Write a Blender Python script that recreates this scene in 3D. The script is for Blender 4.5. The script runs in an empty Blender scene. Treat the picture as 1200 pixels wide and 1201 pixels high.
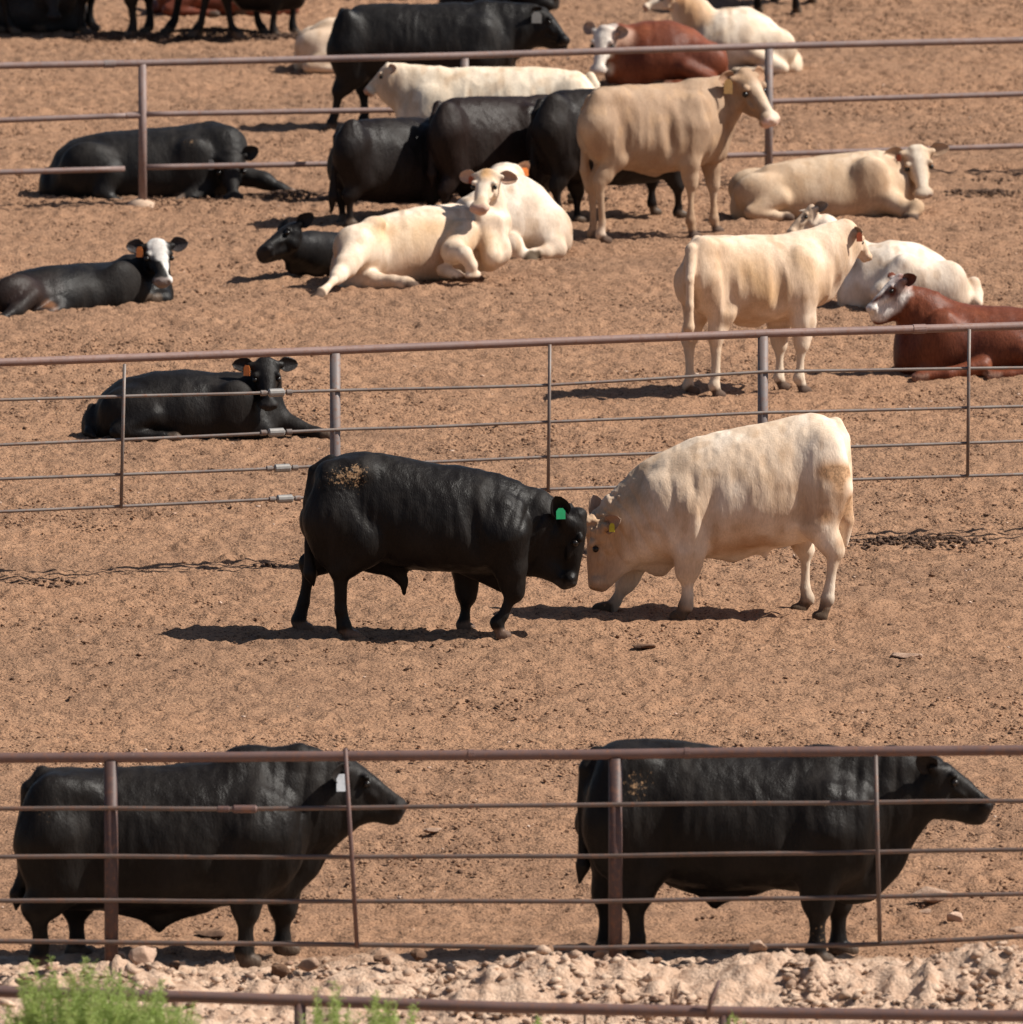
import bpy, math, random
import numpy as np
from mathutils import Vector
# ------------------------------------------------------------------ camera, sky, sun
SC = bpy.context.scene
COL = SC.collection
W0 = 1200.0
PITCH = math.radians(7.5)
FPX = 18343.0
CAMH = 15.86
SP, CP = math.sin(PITCH), math.cos(PITCH)
cam_d = bpy.data.cameras.new('camera'); cam = bpy.data.objects.new('camera', cam_d); COL.objects.link(cam)
cam.location = (0, 0, CAMH); cam.rotation_euler = (math.pi/2 - PITCH, 0, 0)
cam_d.sensor_fit = 'HORIZONTAL'; cam_d.sensor_width = 36.0; cam_d.lens = 36.0*FPX/W0
cam_d.clip_start = 1.0; cam_d.clip_end = 6000.0
cam_d.dof.use_dof = True; cam_d.dof.focus_distance = 115.0; cam_d.dof.aperture_fstop = 6.0
SC.camera = cam
SUN_EL, SUN_AZ = math.radians(47), math.radians(93)      # azimuth clockwise from +Y (the view direction)
world = bpy.data.worlds.new("World"); SC.world = world; world.use_nodes = True
wn = world.node_tree.nodes; bg = wn['Background']
sky = wn.new('ShaderNodeTexSky'); sky.sky_type = 'NISHITA'; sky.sun_disc = False
sky.sun_elevation = SUN_EL; sky.sun_rotation = SUN_AZ
world.node_tree.links.new(sky.outputs[0], bg.inputs[0]); bg.inputs[1].default_value = 0.052
sun_d = bpy.data.lights.new('sun', 'SUN'); sun_d.energy = 5.0; sun_d.angle = math.radians(0.53); sun_d.color = (1.0, 0.95, 0.87)
sun = bpy.data.objects.new('sun', sun_d); COL.objects.link(sun)
sdir = Vector((math.sin(SUN_AZ)*math.cos(SUN_EL), math.cos(SUN_AZ)*math.cos(SUN_EL), math.sin(SUN_EL)))
sun.rotation_euler = sdir.to_track_quat('Z', 'Y').to_euler()
SC.view_settings.view_transform = 'Standard'; SC.view_settings.look = 'None'
SC.view_settings.gamma = 1.0; SC.view_settings.exposure = 0.48
SC.cycles.max_bounces = 5; SC.cycles.diffuse_bounces = 3

rng = np.random.default_rng(7)

def ground_at(px, py):
    """point of the flat ground (z=0) seen at a pixel of the 1200 px photograph"""
    v = (py-600.5)/FPX; u = (px-600.0)/FPX
    dy, dz = CP - v*SP, -SP - v*CP
    t = CAMH/(-dz)
    return np.array([u*t, dy*t, 0.0]), FPX/t

YG = lambda py: float(ground_at(600, py)[0][1])
# ------------------------------------------------------------------ numpy noise
_LAT = rng.random((64, 64, 64)).astype(np.float32)
def vnoise(p):
    p = np.asarray(p, dtype=np.float64); i = np.floor(p).astype(np.int64); f = p-i; f = f*f*(3-2*f); i &= 63; j = (i+1) & 63
    x0,y0,z0 = i.T; x1,y1,z1 = j.T; fx,fy,fz = f.T
    a = _LAT[x0,y0,z0]*(1-fx)+_LAT[x1,y0,z0]*fx; b = _LAT[x0,y1,z0]*(1-fx)+_LAT[x1,y1,z0]*fx
    c = _LAT[x0,y0,z1]*(1-fx)+_LAT[x1,y0,z1]*fx; d = _LAT[x0,y1,z1]*(1-fx)+_LAT[x1,y1,z1]*fx
    return (a*(1-fy)+b*fy)*(1-fz)+(c*(1-fy)+d*fy)*fz
_L2 = rng.random((256, 256)).astype(np.float32)
def vnoise2(x, y):
    ix = np.floor(x).astype(np.int64); iy = np.floor(y).astype(np.int64); fx = x-ix; fy = y-iy
    fx = fx*fx*(3-2*fx); fy = fy*fy*(3-2*fy); x0 = ix & 255; x1 = (ix+1) & 255; y0 = iy & 255; y1 = (iy+1) & 255
    return (_L2[x0,y0]*(1-fx)+_L2[x1,y0]*fx)*(1-fy)+(_L2[x0,y1]*(1-fx)+_L2[x1,y1]*fx)*fy

# ------------------------------------------------------------------ materials
def lin(c):
    return tuple((x/12.92 if x <= .04045 else ((x+.055)/1.055)**2.4) for x in [v/255 for v in c])
def new_mat(name, rough=.7, spec=.3, metal=0.0):
    m = bpy.data.materials.new(name); m.use_nodes = True
    b = m.node_tree.nodes['Principled BSDF']
    b.inputs['Roughness'].default_value = rough; b.inputs['Specular IOR Level'].default_value = spec; b.inputs['Metallic'].default_value = metal
    return m, m.node_tree.nodes, m.node_tree.links, b
def node(ns, t, **kw):
    n = ns.new(t)
    for k, v in kw.items():
        if k in n.inputs: n.inputs[k].default_value = v
        else: setattr(n, k, v)
    return n
def mixc(ns, ls, fac, a, b, mode='MIX'):
    n = ns.new('ShaderNodeMix'); n.data_type = 'RGBA'; n.blend_type = mode
    for s, v in ((n.inputs[0], fac), (n.inputs[6], a), (n.inputs[7], b)):
        if hasattr(v, 'default_value'): ls.new(v, s)
        else: s.default_value = v if isinstance(v, float) else (*v[:3], 1.0)
    return n.outputs[2]
def ramp(ns, ls, src, a, b, va=0.0, vb=1.0):
    n = ns.new('ShaderNodeMapRange'); n.inputs[1].default_value = a; n.inputs[2].default_value = b
    n.inputs[3].default_value = va; n.inputs[4].default_value = vb; ls.new(src, n.inputs[0]); return n.outputs[0]

def coat_material(name, rough, spec, mudcol, var=.25, bump=.35, sheen=0.0, tone=(1, .9, .8), streak=.2, dust=0.0):
    m, ns, ls, b = new_mat(name, rough, spec)
    at = ns.new('ShaderNodeAttribute'); at.attribute_name = 'coat'
    tc = ns.new('ShaderNodeTexCoord')
    mp = ns.new('ShaderNodeMapping'); mp.inputs['Scale'].default_value = (1, 1, .45); ls.new(tc.outputs['Object'], mp.inputs[0])
    n1 = node(ns, 'ShaderNodeTexNoise', Scale=5.0, Detail=6.0, Roughness=.6); ls.new(mp.outputs[0], n1.inputs[0])
    f1 = ramp(ns, ls, n1.outputs[0], .35, .7, 0.0, var)
    dark = mixc(ns, ls, 1.0, at.outputs['Color'], tone, 'MULTIPLY')
    dark = mixc(ns, ls, 1.0, dark, (.62, .62, .62), 'MULTIPLY')
    c = mixc(ns, ls, f1, at.outputs['Color'], dark)
    # fine hair streaks: pale and dark lines running down the flank
    mp2 = ns.new('ShaderNodeMapping'); mp2.inputs['Scale'].default_value = (85, 85, 22); ls.new(tc.outputs['Object'], mp2.inputs[0])
    n2 = node(ns, 'ShaderNodeTexNoise', Scale=1.0, Detail=3.0, Distortion=.6); ls.new(mp2.outputs[0], n2.inputs[0])
    f2 = ramp(ns, ls, n2.outputs[0], .3, .7, 1-streak, 1+streak)
    cm = ns.new('ShaderNodeVectorMath'); cm.operation = 'SCALE'; ls.new(c, cm.inputs[0]); ls.new(f2, cm.inputs['Scale'])
    # dried mud where the alpha of the coat attribute says so
    n3 = node(ns, 'ShaderNodeTexNoise', Scale=45.0, Detail=4.0, Roughness=.7); ls.new(tc.outputs['Object'], n3.inputs[0])
    sub = ns.new('ShaderNodeMath'); sub.operation = 'ADD'; ls.new(n3.outputs[0], sub.inputs[0]); ls.new(at.outputs['Alpha'], sub.inputs[1])
    f3 = ramp(ns, ls, sub.outputs[0], 1.0, 1.12)
    c = mixc(ns, ls, f3, cm.outputs[0], mudcol)
    if dust:
        nd = node(ns, 'ShaderNodeTexNoise', Scale=3.2, Detail=7.0, Roughness=.65, Distortion=.4); ls.new(mp.outputs[0], nd.inputs[0])
        c = mixc(ns, ls, ramp(ns, ls, nd.outputs[0], .48, .72, 0, dust), c, (.050, .041, .035))
        rr = ramp(ns, ls, nd.outputs[0], .35, .65, rough-.10, rough+.2); ls.new(rr, b.inputs['Roughness'])
    ls.new(c, b.inputs['Base Color'])
    if sheen:
        b.inputs['Sheen Weight'].default_value = sheen; b.inputs['Sheen Roughness'].default_value = .4
        b.inputs['Sheen Tint'].default_value = (.85, .8, .78, 1)
    n4 = node(ns, 'ShaderNodeTexNoise', Scale=14.0, Detail=5.0, Roughness=.6); ls.new(mp.outputs[0], n4.inputs[0])
    ad = ns.new('ShaderNodeMath'); ad.operation = 'MULTIPLY_ADD'; ls.new(n2.outputs[0], ad.inputs[0]); ad.inputs[1].default_value = .35; ls.new(n4.outputs[0], ad.inputs[2])
    bp = node(ns, 'ShaderNodeBump', Strength=bump, Distance=.02); ls.new(ad.outputs[0], bp.inputs['Height']); ls.new(bp.outputs[0], b.inputs['Normal'])
    return m

MUD = (.42, .27, .15)
M = {}
M['black'] = coat_material('black_coat', .44, .13, (.36, .22, .12), .6, .45, .0, (1.0, .85, .78), dust=.30)
M['cream'] = coat_material('cream_coat', .75, .15, (.30, .18, .10), .55, .30, 0, (1.0, .80, .60), streak=.10)
M['red'] = coat_material('red_coat', .5, .2, (.40, .26, .16), .8, .35, 0, (.8, .6, .6), streak=.3)
def plain(name, col, rough=.6, spec=.4, metal=0.0):
    m, ns, ls, b = new_mat(name, rough, spec, metal)
    tc = ns.new('ShaderNodeTexCoord'); n = node(ns, 'ShaderNodeTexNoise', Scale=30.0, Detail=4.0); ls.new(tc.outputs['Object'], n.inputs[0])
    ls.new(mixc(ns, ls, ramp(ns, ls, n.outputs[0], .35, .7), col, tuple(x*.8 for x in col)), b.inputs['Base Color']); return m
M['eye'] = plain('eye_dark', (.012, .008, .006), .28, .4)
for k, c in dict(tag_orange=(.75, .22, .05), tag_green=(.02, .36, .14), tag_yellow=(.75, .62, .05), tag_white=(.70, .74, .78),
                 tag_buff=(.78, .48, .18), tag_grey=(.30, .30, .28), tag_red=(.33, .07, .025), tag_pale=(.75, .74, .40)).items():
    M[k] = plain(k, c, .45)

def mesh_obj(name, verts, faces, mat, parent=None, smooth=True, loc=None):
    me = bpy.data.meshes.new(name)
    V = np.asarray(verts, dtype=np.float32)
    if isinstance(faces, np.ndarray):
        n, k = faces.shape
        me.vertices.add(len(V)); me.vertices.foreach_set('co', V.ravel())
        me.loops.add(n*k); me.loops.foreach_set('vertex_index', faces.astype(np.int32).ravel())
        me.polygons.add(n); me.polygons.foreach_set('loop_start', np.arange(0, n*k, k, dtype=np.int32)); me.polygons.foreach_set('loop_total', np.full(n, k, np.int32))
        me.update(calc_edges=True)
    else:
        me.from_pydata([tuple(v) for v in V.tolist()], [], faces); me.update()
    if smooth: me.polygons.foreach_set('use_smooth', np.ones(len(me.polygons), bool))
    if mat: me.materials.append(mat)
    o = bpy.data.objects.new(name, me); COL.objects.link(o)
    if parent: o.parent = parent
    if loc is not None: o.location = loc
    return o
def tag(o, label=None, cat=None, group=None, kind=None):
    for k, v in (('label', label), ('category', cat), ('group', group), ('kind', kind)):
        if v: o[k] = v
    return o
def empty(name, loc):
    o = bpy.data.objects.new(name, None); COL.objects.link(o); o.location = loc; o.empty_display_size = .3; return o

# ------------------------------------------------------------------ implicit modelling: smooth union + surface nets
def surface_nets(D, org, h):
    S = D < 0
    c = [S[a:S.shape[0]-1+a, b:S.shape[1]-1+b, d:S.shape[2]-1+d] for a in (0,1) for b in (0,1) for d in (0,1)]
    tot = sum(x.astype(np.int8) for x in c); act = (tot > 0) & (tot < 8)
    idx = np.argwhere(act); I = -np.ones(act.shape, np.int64); I[act] = np.arange(len(idx))
    acc = np.zeros((len(idx), 3)); cnt = np.zeros(len(idx))
    cor = [(a,b,d) for a in (0,1) for b in (0,1) for d in (0,1)]
    for i, A in enumerate(cor):
        for ax in range(3):
            if A[ax]: continue
            B = list(A); B[ax] = 1
            va = D[idx[:,0]+A[0], idx[:,1]+A[1], idx[:,2]+A[2]]; vb = D[idx[:,0]+B[0], idx[:,1]+B[1], idx[:,2]+B[2]]
            m = (va < 0) != (vb < 0); t = np.where(m, va/np.where(m, va-vb, 1), 0)
            p = np.tile(np.array(A, float), (len(idx), 1)); p[:, ax] = t
            acc[m] += p[m]; cnt[m] += 1
    V = (idx + acc/cnt[:, None])*h + org
    F = []
    for ax in range(3):
        a1, a2 = (ax+1) % 3, (ax+2) % 3
        n = list(S.shape); sl0 = [slice(None)]*3; sl1 = [slice(None)]*3; sl0[ax] = slice(0, n[ax]-1); sl1[ax] = slice(1, n[ax])
        ch = S[tuple(sl0)] != S[tuple(sl1)]; e = np.argwhere(ch)
        ok = (e[:, a1] > 0) & (e[:, a2] > 0) & (e[:, a1] < n[a1]-1) & (e[:, a2] < n[a2]-1); e = e[ok]
        def g(d1, d2):
            q = e.copy(); q[:, a1] -= d1; q[:, a2] -= d2; return I[q[:,0], q[:,1], q[:,2]]
        q = np.stack([g(1,1), g(0,1), g(0,0), g(1,0)], 1)
        ins = S[e[:,0], e[:,1], e[:,2]]; q[~ins] = q[~ins][:, ::-1]
        F.append(q)
    F = np.concatenate(F); F = F[(F >= 0).all(1)]
    return V, F
def relax(V, F, it=2, lam=.5):
    E = np.concatenate([F[:, [0,1]], F[:, [1,2]], F[:, [2,3]], F[:, [3,0]]])
    for _ in range(it):
        s = np.zeros_like(V); n = np.zeros(len(V))
        for k in range(3): s[:, k] = np.bincount(E[:,0], V[E[:,1], k], len(V))
        n = np.bincount(E[:,0], minlength=len(V)); n[n == 0] = 1
        V = V + lam*(s/n[:, None]-V)
    return V

def unit(v): v = np.asarray(v, float); return v/np.linalg.norm(v)

class Body:
    """an animal's body; coordinates are metres from its ground anchor: x right, y away, z up"""
    def __init__(s, ax, ay, yaw=0.0, h=.014):
        s.org, s.sc = ground_at(ax, ay); s.ax, s.ay = ax, ay; s.yaw = math.radians(yaw); s.h = h
        s.u = np.array([math.cos(s.yaw), math.sin(s.yaw), 0]); s.n = np.array([-math.sin(s.yaw), math.cos(s.yaw), 0])
        s.prims = []; s.extra = []; s.folds = []; s.curls = []; s.paints = []; s.eyes = []; s.tags = []; s.hoofs = []; s.k = s.sc/160.0
    def P(s, px, py, v=0.0):
        X = (px-s.ax)/s.sc; u = (X+v*math.sin(s.yaw))/math.cos(s.yaw); dy = u*math.sin(s.yaw)+v*math.cos(s.yaw)
        z = .03 if py is None else ((s.ay-py)/s.sc - dy*SP)/CP
        return np.array([X, dy, z])
    def W(s, px, py, dy=0.0):
        return np.array([(px-s.ax)/s.sc, dy, .03 if py is None else ((s.ay-py)/s.sc-dy*SP)/CP])
    def pt(s, q):
        if isinstance(q, np.ndarray): return q
        if len(q) == 4: return s.W(*q[:3])
        return s.P(*q)
    def seg(s, a, b, ra, rb, f=1.0, k=.05, n=None, sub=False):
        s.prims.append(('seg', s.pt(a), s.pt(b), ra, rb, f, k, s.n if n is None else n, sub)); return s
    def ell(s, c, r, k=.05, ax=None, sub=False):
        A = np.stack(ax) if ax is not None else np.stack([s.u, s.n, np.array([0, 0, 1.])])
        s.prims.append(('ell', s.pt(c), np.array(r, float), A, k, sub)); return s
    def torso(s, st, cap=.12, k=.07, ex=2.08, rot=0.0):
        st = np.array(st, float)
        T = [s.P(a, b) for a, b in st[:, :2]]; Bo = [s.P(a, b) for a, b in st[:, [0, 2]]]
        U = np.array([np.dot(t, s.u) for t in T]); zt = np.array([t[2] for t in T]); zb = np.array([t[2] for t in Bo]); hw = st[:, 3]
        o = np.argsort(U); s.prims.append(('torso', U[o], zt[o], zb[o], hw[o], cap, k, ex)); return s
    def chain(s, pts, rs, f=1.0, k=.045, n=None):
        for i in range(len(pts)-1): s.seg(pts[i], pts[i+1], rs[i], rs[i+1], f, k, n)
        return s
    def leg(s, pts, rs, f=.8, k=.045, hoof=True, fwd=None):
        P = [s.pt(q) for q in pts]; rs = list(rs)
        if len(P) == 6:                       # upper limb, joint, slim cannon, fetlock, pastern
            up = (P[2]-P[1]); fw = np.array(fwd if fwd is not None else (1, 0, 0), float); r2, r3 = rs[2], rs[3]*.88
            Q = [P[0], P[1], P[1]+up*.72, P[2], P[2]+(P[3]-P[2])*.33, P[3], P[4], P[4]+(P[5]-P[4])*.55, P[5]]
            q = [rs[0], rs[1], rs[1]*.22+rs[2]*.85, rs[2]*1.02, r3, r3, rs[4]*1.04, rs[4]*.80, rs[5]*.8]
            for i in range(len(Q)-1): s.seg(Q[i], Q[i+1], q[i], q[i+1], f if i < 3 else .92, k if i < 3 else .022)
            kv = (P[1]-P[0])*[1, 1, 0]+(P[3]-P[2])*[-1, -1, 0]; bend = np.dot(P[2]-(P[1]+P[3])/2, fw)
            if bend < -.02:                   # a hock: the heel bone stands out behind
                h = P[2]-fw*r2*.55+np.array([0, 0, r2*.35]); s.ell(h, (r2*.55, r2*.5, r2*.75), .02); s.seg(h, P[1]-fw*rs[1]*.45, r2*.32, r2*.5, 1, .03)
            else: s.ell(P[2]+fw*r2*.12, (r2*1.0, r2*.98, r2*1.15), .02)
        else: s.chain(P, rs, f, k)
        if hoof:
            t, w = P[-1], rs[-1]
            fw = unit(fwd) if fwd is not None else unit((t-P[-2])*[1, 1, 0]+1e-4); sd = unit(np.cross(fw, [0, 0, 1.])+1e-6)
            for q in (-1, 1):
                s.ell(t+fw*w*.35+sd*q*w*.48+np.array([0, 0, -.008]), (w*1.15, w*.52, w*.80), .008); s.ell(P[-2]-fw*w*.55+sd*q*w*.4-np.array([0, 0, .03]), (w*.3, w*.25, w*.35), .012)
            s.hoofs.append((t+fw*w*.3, w*1.9))
        return s
    def crease(s, a, b, v, w=.018, dep=.05):
        """soft furrow on both flanks between two photo points, at lateral distance v"""
        for q in (-1, 1):
            A, Bq = s.P(a[0], a[1], q*(v+dep)), s.P(b[0], b[1], q*(v+dep)); s.seg(A, Bq, dep+w*.3, dep+w*.1, 1, .055, None, True)
        return s
    def head(s, poll, muz, L, toward=0, left=None, ears=True, earL=None, earR=None, fat=1.0, deep=1.0, earlen=.40, ear_col=None, eyes=True, poll_tuft=0, earz=-.11):
        a = s.pt(poll)
        fat = fat*1.22; deep = deep*1.14
        if toward == 0: b = s.pt(muz); Ln = np.linalg.norm(b-a)
        else:
            b0 = s.W(muz[0], muz[1], a[1]); l = np.linalg.norm(b0-a); d = math.sqrt(max(0, L*L-l*l))
            b = s.W(muz[0], muz[1], a[1]-toward*d); Ln = L
        L = Ln; e1 = unit(b-a); n = np.array(left if left is not None else (0, 1, 0), float); n = unit(n-e1*np.dot(n, e1)); e3 = np.cross(e1, n)
        dz = lambda x: deep+(1.0-deep)*min(1, max(0, (x-.3)/.55))
        H = lambda x, y, z: a+L*(x*e1+y*n*fat+z*dz(x)*e3)
        s.H = (a, e1, n, e3, L); s.Hf = H; AX = [e1, n, e3]
        E = lambda c, r, k=.03, sub=False: s.ell(H(*c), np.array(r)*L*np.array([1, fat, dz(c[0])]), k*L*2, AX, sub)
        E((.16, 0, -.19), (.21, .185, .19), .02); E((.01, 0, -.09), (.10, .12, .09), .03)
        if poll_tuft: E((-.03, 0, -.02), (.09, .13, .08)); E((.10, 0, -.0), (.11, .12, .05))
        s.seg(H(.25, 0, -.135), H(.80, 0, -.125), .14*L*deep, .088*L, 1.0*fat/deep, .035*L, n)
        s.seg(H(.45, 0, -.20), H(.84, 0, -.17), .088*L*deep, .078*L, fat/deep, .03*L, n)
        E((.89, 0, -.165), (.11, .14, .118), .02); E((.965, 0, -.145), (.055, .12, .085), .02); E((.89, 0, -.29), (.085, .09, .05), .015)
        s.seg(H(.26, 0, -.36), H(.84, 0, -.265), .095*L*deep, .05*L, .8*fat/deep, .05*L, n)
        for q in (1, -1):
            E((.30, q*.085, -.29), (.15, .075, .14), .02); E((.315, q*.148, -.055), (.060, .040, .036), .02)
            E((.50, q*.10, -.18), (.13, .035, .03), .02)
            E((.40, q*.200, -.115), (.060, .052, .050), .01, True)
            E((1.01, q*.070, -.12), (.045, .030, .038), .004, True)
            s.seg(H(.96, q*.10, -.235), H(.72, q*.115, -.245), .020*L, .012*L, 1, .004, n, True)
            if eyes: s.eyes.append((H(.385, q*.158, -.105), .050*L))
        if ears:
            for q, ov in ((1, earL), (-1, earR)):
                base = H(.07, q*.150, earz)
                if ov is False: continue
                if ov is None: d = unit(-.12*e1+q*n-.12*e3)
                else:
                    d = np.array(ov[:3], float); d = unit(d[0]*e1+d[1]*n+d[2]*e3)
                cup = unit(e1*.8-e3*.5-d*np.dot(e1*.8-e3*.5, d)) if (ov is None or len(ov) < 4) else unit(np.array(ov[3])-d*np.dot(np.array(ov[3]), d))
                s.ear(base, d, cup, earlen*L, .145*L)
                s.last_ears = getattr(s, 'last_ears', {}); s.last_ears[q] = (base, d, cup, earlen*L)
        return s
    def ear(s, base, d, cup, ln, w):
        side = np.cross(d, cup); nu, nv = 12, 9; V = []; F = []
        for ly in (0, 1):
            for i in range(nu):
                t = i/(nu-1); prof = (math.sin(math.pi*min(1, t*.93+.04)**.80)**.62)*(.55+.45*min(1, t*3)) if t < .999 else .02
                for j in range(nv):
                    x = (j/(nv-1))*2-1; p = base+d*ln*t+side*w*prof*x
                    cupd = (x*x*.55-.3)*w*prof*(1-.35*t)+.04*ln*math.sin(t*3)
                    p = p+cup*(cupd+(.0 if ly == 0 else -.010*(1-.75*x*x)*(1.3-t)))
                    V.append(p)
        g = lambda l, i, j: l*nu*nv+i*nv+j
        for i in range(nu-1):
            for j in range(nv-1):
                F.append((g(0,i,j), g(0,i,j+1), g(0,i+1,j+1), g(0,i+1,j))); F.append((g(1,i,j), g(1,i+1,j), g(1,i+1,j+1), g(1,i,j+1)))
            for j, r in ((0, 0), (nv-1, 1)):
                q = (g(0,i,j), g(0,i+1,j), g(1,i+1,j), g(1,i,j)); F.append(q if r == 0 else q[::-1])
        for j in range(nv-1): F.append((g(0,nu-1,j), g(0,nu-1,j+1), g(1,nu-1,j+1), g(1,nu-1,j)))
        s.extra.append((np.array(V), np.array(F), nu*nv))
        s.seg(base-d*.06*ln, base+d*.20*ln, w*.5, w*.42, 1, .03)
    def eartag(s, which, mat, size=.055, t=.45, drop=.5, hang=None, w=.8, off=.012):
        base, d, cup, ln = s.last_ears[which]; c = base+d*ln*t+cup*off+np.array(hang if hang is not None else (0, -1, 0))*.028
        s.tags.append((c, size, mat, hang, w)); return s
    def tail(s, pts, rs=None, k=.02):
        n = len(pts); rs = rs or [.04]+[.024]*(n-3)+[.045, .012]
        P = [s.pt(q) for q in pts]
        for i in range(n-1): s.seg(P[i], P[i+1], rs[i], rs[i+1], 1, k)
        return s
    def paint(s, a, b, r, col, soft=.04, mud=None, wob=.35):
        s.paints.append((s.pt(a), s.pt(b if b is not None else a), r, np.array(col, float) if col is not None else None, soft, mud, wob)); return s
    def evaluate(s):
        lo = np.full(3, 9.); hi = -lo
        bbs = []
        for p in s.prims:
            if p[0] == 'seg': r = max(p[3], p[4])*max(1, p[5])+p[6]+.03; a = np.minimum(p[1], p[2])-r; b = np.maximum(p[1], p[2])+r
            elif p[0] == 'ell': r = np.abs(p[3].T)@p[2]+p[4]+.03; a = p[1]-r; b = p[1]+r
            else:
                U, zt, zb, hw, cap, k = p[1:7]; w = hw.max()+k+.05; c = cap+k+.05
                cs = [s.u*(U[0]-c)+s.n*w, s.u*(U[0]-c)-s.n*w, s.u*(U[-1]+c)+s.n*w, s.u*(U[-1]+c)-s.n*w]
                a = np.min(cs, 0); b = np.max(cs, 0); a[2] = zb.min()-k-.05; b[2] = zt.max()+k+.05
            bbs.append((a, b)); lo = np.minimum(lo, a); hi = np.maximum(hi, b)
        lo[2] = max(lo[2], -.08); h = s.h; n = np.ceil((hi-lo)/h).astype(int)+2
        D = np.full(n, 1.0, np.float32)
        for p, (a, b) in zip(s.prims, bbs):
            i0 = np.clip(np.floor((a-lo)/h).astype(int), 0, n); i1 = np.clip(np.ceil((b-lo)/h).astype(int)+1, 0, n)
            if (i1 <= i0).any(): continue
            X = (lo[0]+h*np.arange(i0[0], i1[0]))[:, None, None]; Y = (lo[1]+h*np.arange(i0[1], i1[1]))[None, :, None]; Z = (lo[2]+h*np.arange(i0[2], i1[2]))[None, None, :]
            sub = False
            if p[0] == 'seg':
                A, Bq, ra, rb, f, k, nn, sub = p[1:]
                g = 1/f-1; ab = Bq-A; ab = ab+nn*np.dot(ab, nn)*g; L2 = max(1e-9, ab@ab)
                dx, dy, dz = X-A[0], Y-A[1], Z-A[2]; dn = (dx*nn[0]+dy*nn[1]+dz*nn[2])*g
                dx = dx+dn*nn[0]; dy = dy+dn*nn[1]; dz = dz+dn*nn[2]
                t = np.clip((dx*ab[0]+dy*ab[1]+dz*ab[2])/L2, 0, 1)
                d = (np.sqrt((dx-t*ab[0])**2+(dy-t*ab[1])**2+(dz-t*ab[2])**2)-(ra+(rb-ra)*t))*min(1, .5+.5*f)
            elif p[0] == 'ell':
                C, r, A, k, sub = p[1:]
                dx, dy, dz = X-C[0], Y-C[1], Z-C[2]; q = [dx*A[i][0]+dy*A[i][1]+dz*A[i][2] for i in range(3)]
                k0 = np.sqrt(sum((q[i]/r[i])**2 for i in range(3))); k1 = np.sqrt(sum((q[i]/r[i]**2)**2 for i in range(3)))+1e-6
                d = np.where(k0 < .2, -r.min()*(1-k0), k0*(k0-1)/k1)
            else:
                U, zt, zb, hw, cap, k, ex = p[1:]
                u = X*s.u[0]+Y*s.u[1]; v = np.abs(X*s.n[0]+Y*s.n[1]); uu = np.clip(u, U[0], U[-1])
                fine = np.linspace(U[0], U[-1], 160)
                def sm(y):
                    q = np.interp(fine, U, y); ker = np.hanning(13); ker /= ker.sum()
                    return np.convolve(np.pad(q, 6, 'edge'), ker, 'valid')
                T = np.interp(uu, fine, sm(zt)); Bz = np.interp(uu, fine, sm(zb)); w = np.interp(uu, fine, sm(hw))
                c = (T+Bz)/2+(T-Bz)*-.04; hh = np.where(Z > c, T-c, c-Bz); zn = (Z-c)/np.maximum(hh, .01)
                zc = np.clip(zn, -1, 1); w = w*(1-.06*zc-.08*zc*zc); e = (u-uu)/cap
                q = (v/np.maximum(w, .01))**ex+np.abs(zn)**ex+np.abs(e)**ex
                q = q**(1/ex); d = (q-1)*np.minimum(np.minimum(w, hh), .4)
            sl = tuple(slice(i0[i], i1[i]) for i in range(3)); O = D[sl]; d = np.broadcast_to(d, O.shape)
            if sub:
                d = -d; hh = np.clip(.5-.5*(O-d)/k, 0, 1); D[sl] = (O*hh*0+d*hh+O*(1-hh))+k*hh*(1-hh)
            else:
                hh = np.clip(.5+.5*(d-O)/k, 0, 1); D[sl] = d*(1-hh)+O*hh-k*hh*(1-hh)
        return D, lo
    def build(s, name, label, cat, group, base, matk, belly=None, muzzle=None, hoofcol=(.10, .07, .05), legcol=None, earin=None, mud_legs=.25, muds=0.0, dirty=0.0):
        if matk == 'cream' and not dirty: dirty = .42
        D, lo = s.evaluate(); V, F = surface_nets(D, lo, s.h); V = relax(V, F, 2)
        n = np.cross(V[F[:, 2]]-V[F[:, 0]], V[F[:, 3]]-V[F[:, 1]]); N = np.zeros_like(V)
        for c in range(4):
            for q in range(3): N[:, q] += np.bincount(F[:, c], n[:, q], len(V))
        N /= np.linalg.norm(N, axis=1)[:, None]+1e-9
        V = V+N*((.020*(vnoise(V*[4, 4, 3]+7)-.5)+.007*(vnoise(V*[14, 14, 6]+2)-.5)+.003*(vnoise(V*[30, 30, 12]+5)-.5))*np.clip((V[:, 2]-.1)/.3, .15, 1)*min(1, s.k))[:, None]
        rg = 1-2*np.abs(vnoise(V*[13, 13, 3.2]+[3, 9, 1])-.5); V = V+N*(.007*(rg-.5)*np.clip((V[:, 2]-.3)/.3, 0, 1))[:, None]
        for c, r, dv, fr, am in s.folds:
            c = s.pt(c); d = np.linalg.norm((V-c)*[1, .6, 1], axis=1); w = np.clip(1.6-d/r, 0, 1); ph = (V-c)@unit(dv)*fr*6.28+2.6*vnoise(V*[5, 5, 2.5]+5)
            V = V+N*(w*am*(np.abs(np.sin(ph/2))**.7-.6))[:, None]
        for c, r, am in s.curls:
            d = np.linalg.norm(V-s.pt(c), axis=1); w = np.clip(1.5-d/r, 0, 1); V = V+N*(w*am*(vnoise(V*38)*1.2-.5+vnoise(V*70)*.6))[:, None]
        nv = len(V); VV = [V]; FF = [F]; inner = []; off = nv
        for ev, ef, ninner in s.extra:
            VV.append(ev); FF.append(ef+off); inner.append((off, off+ninner)); off += len(ev)
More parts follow.
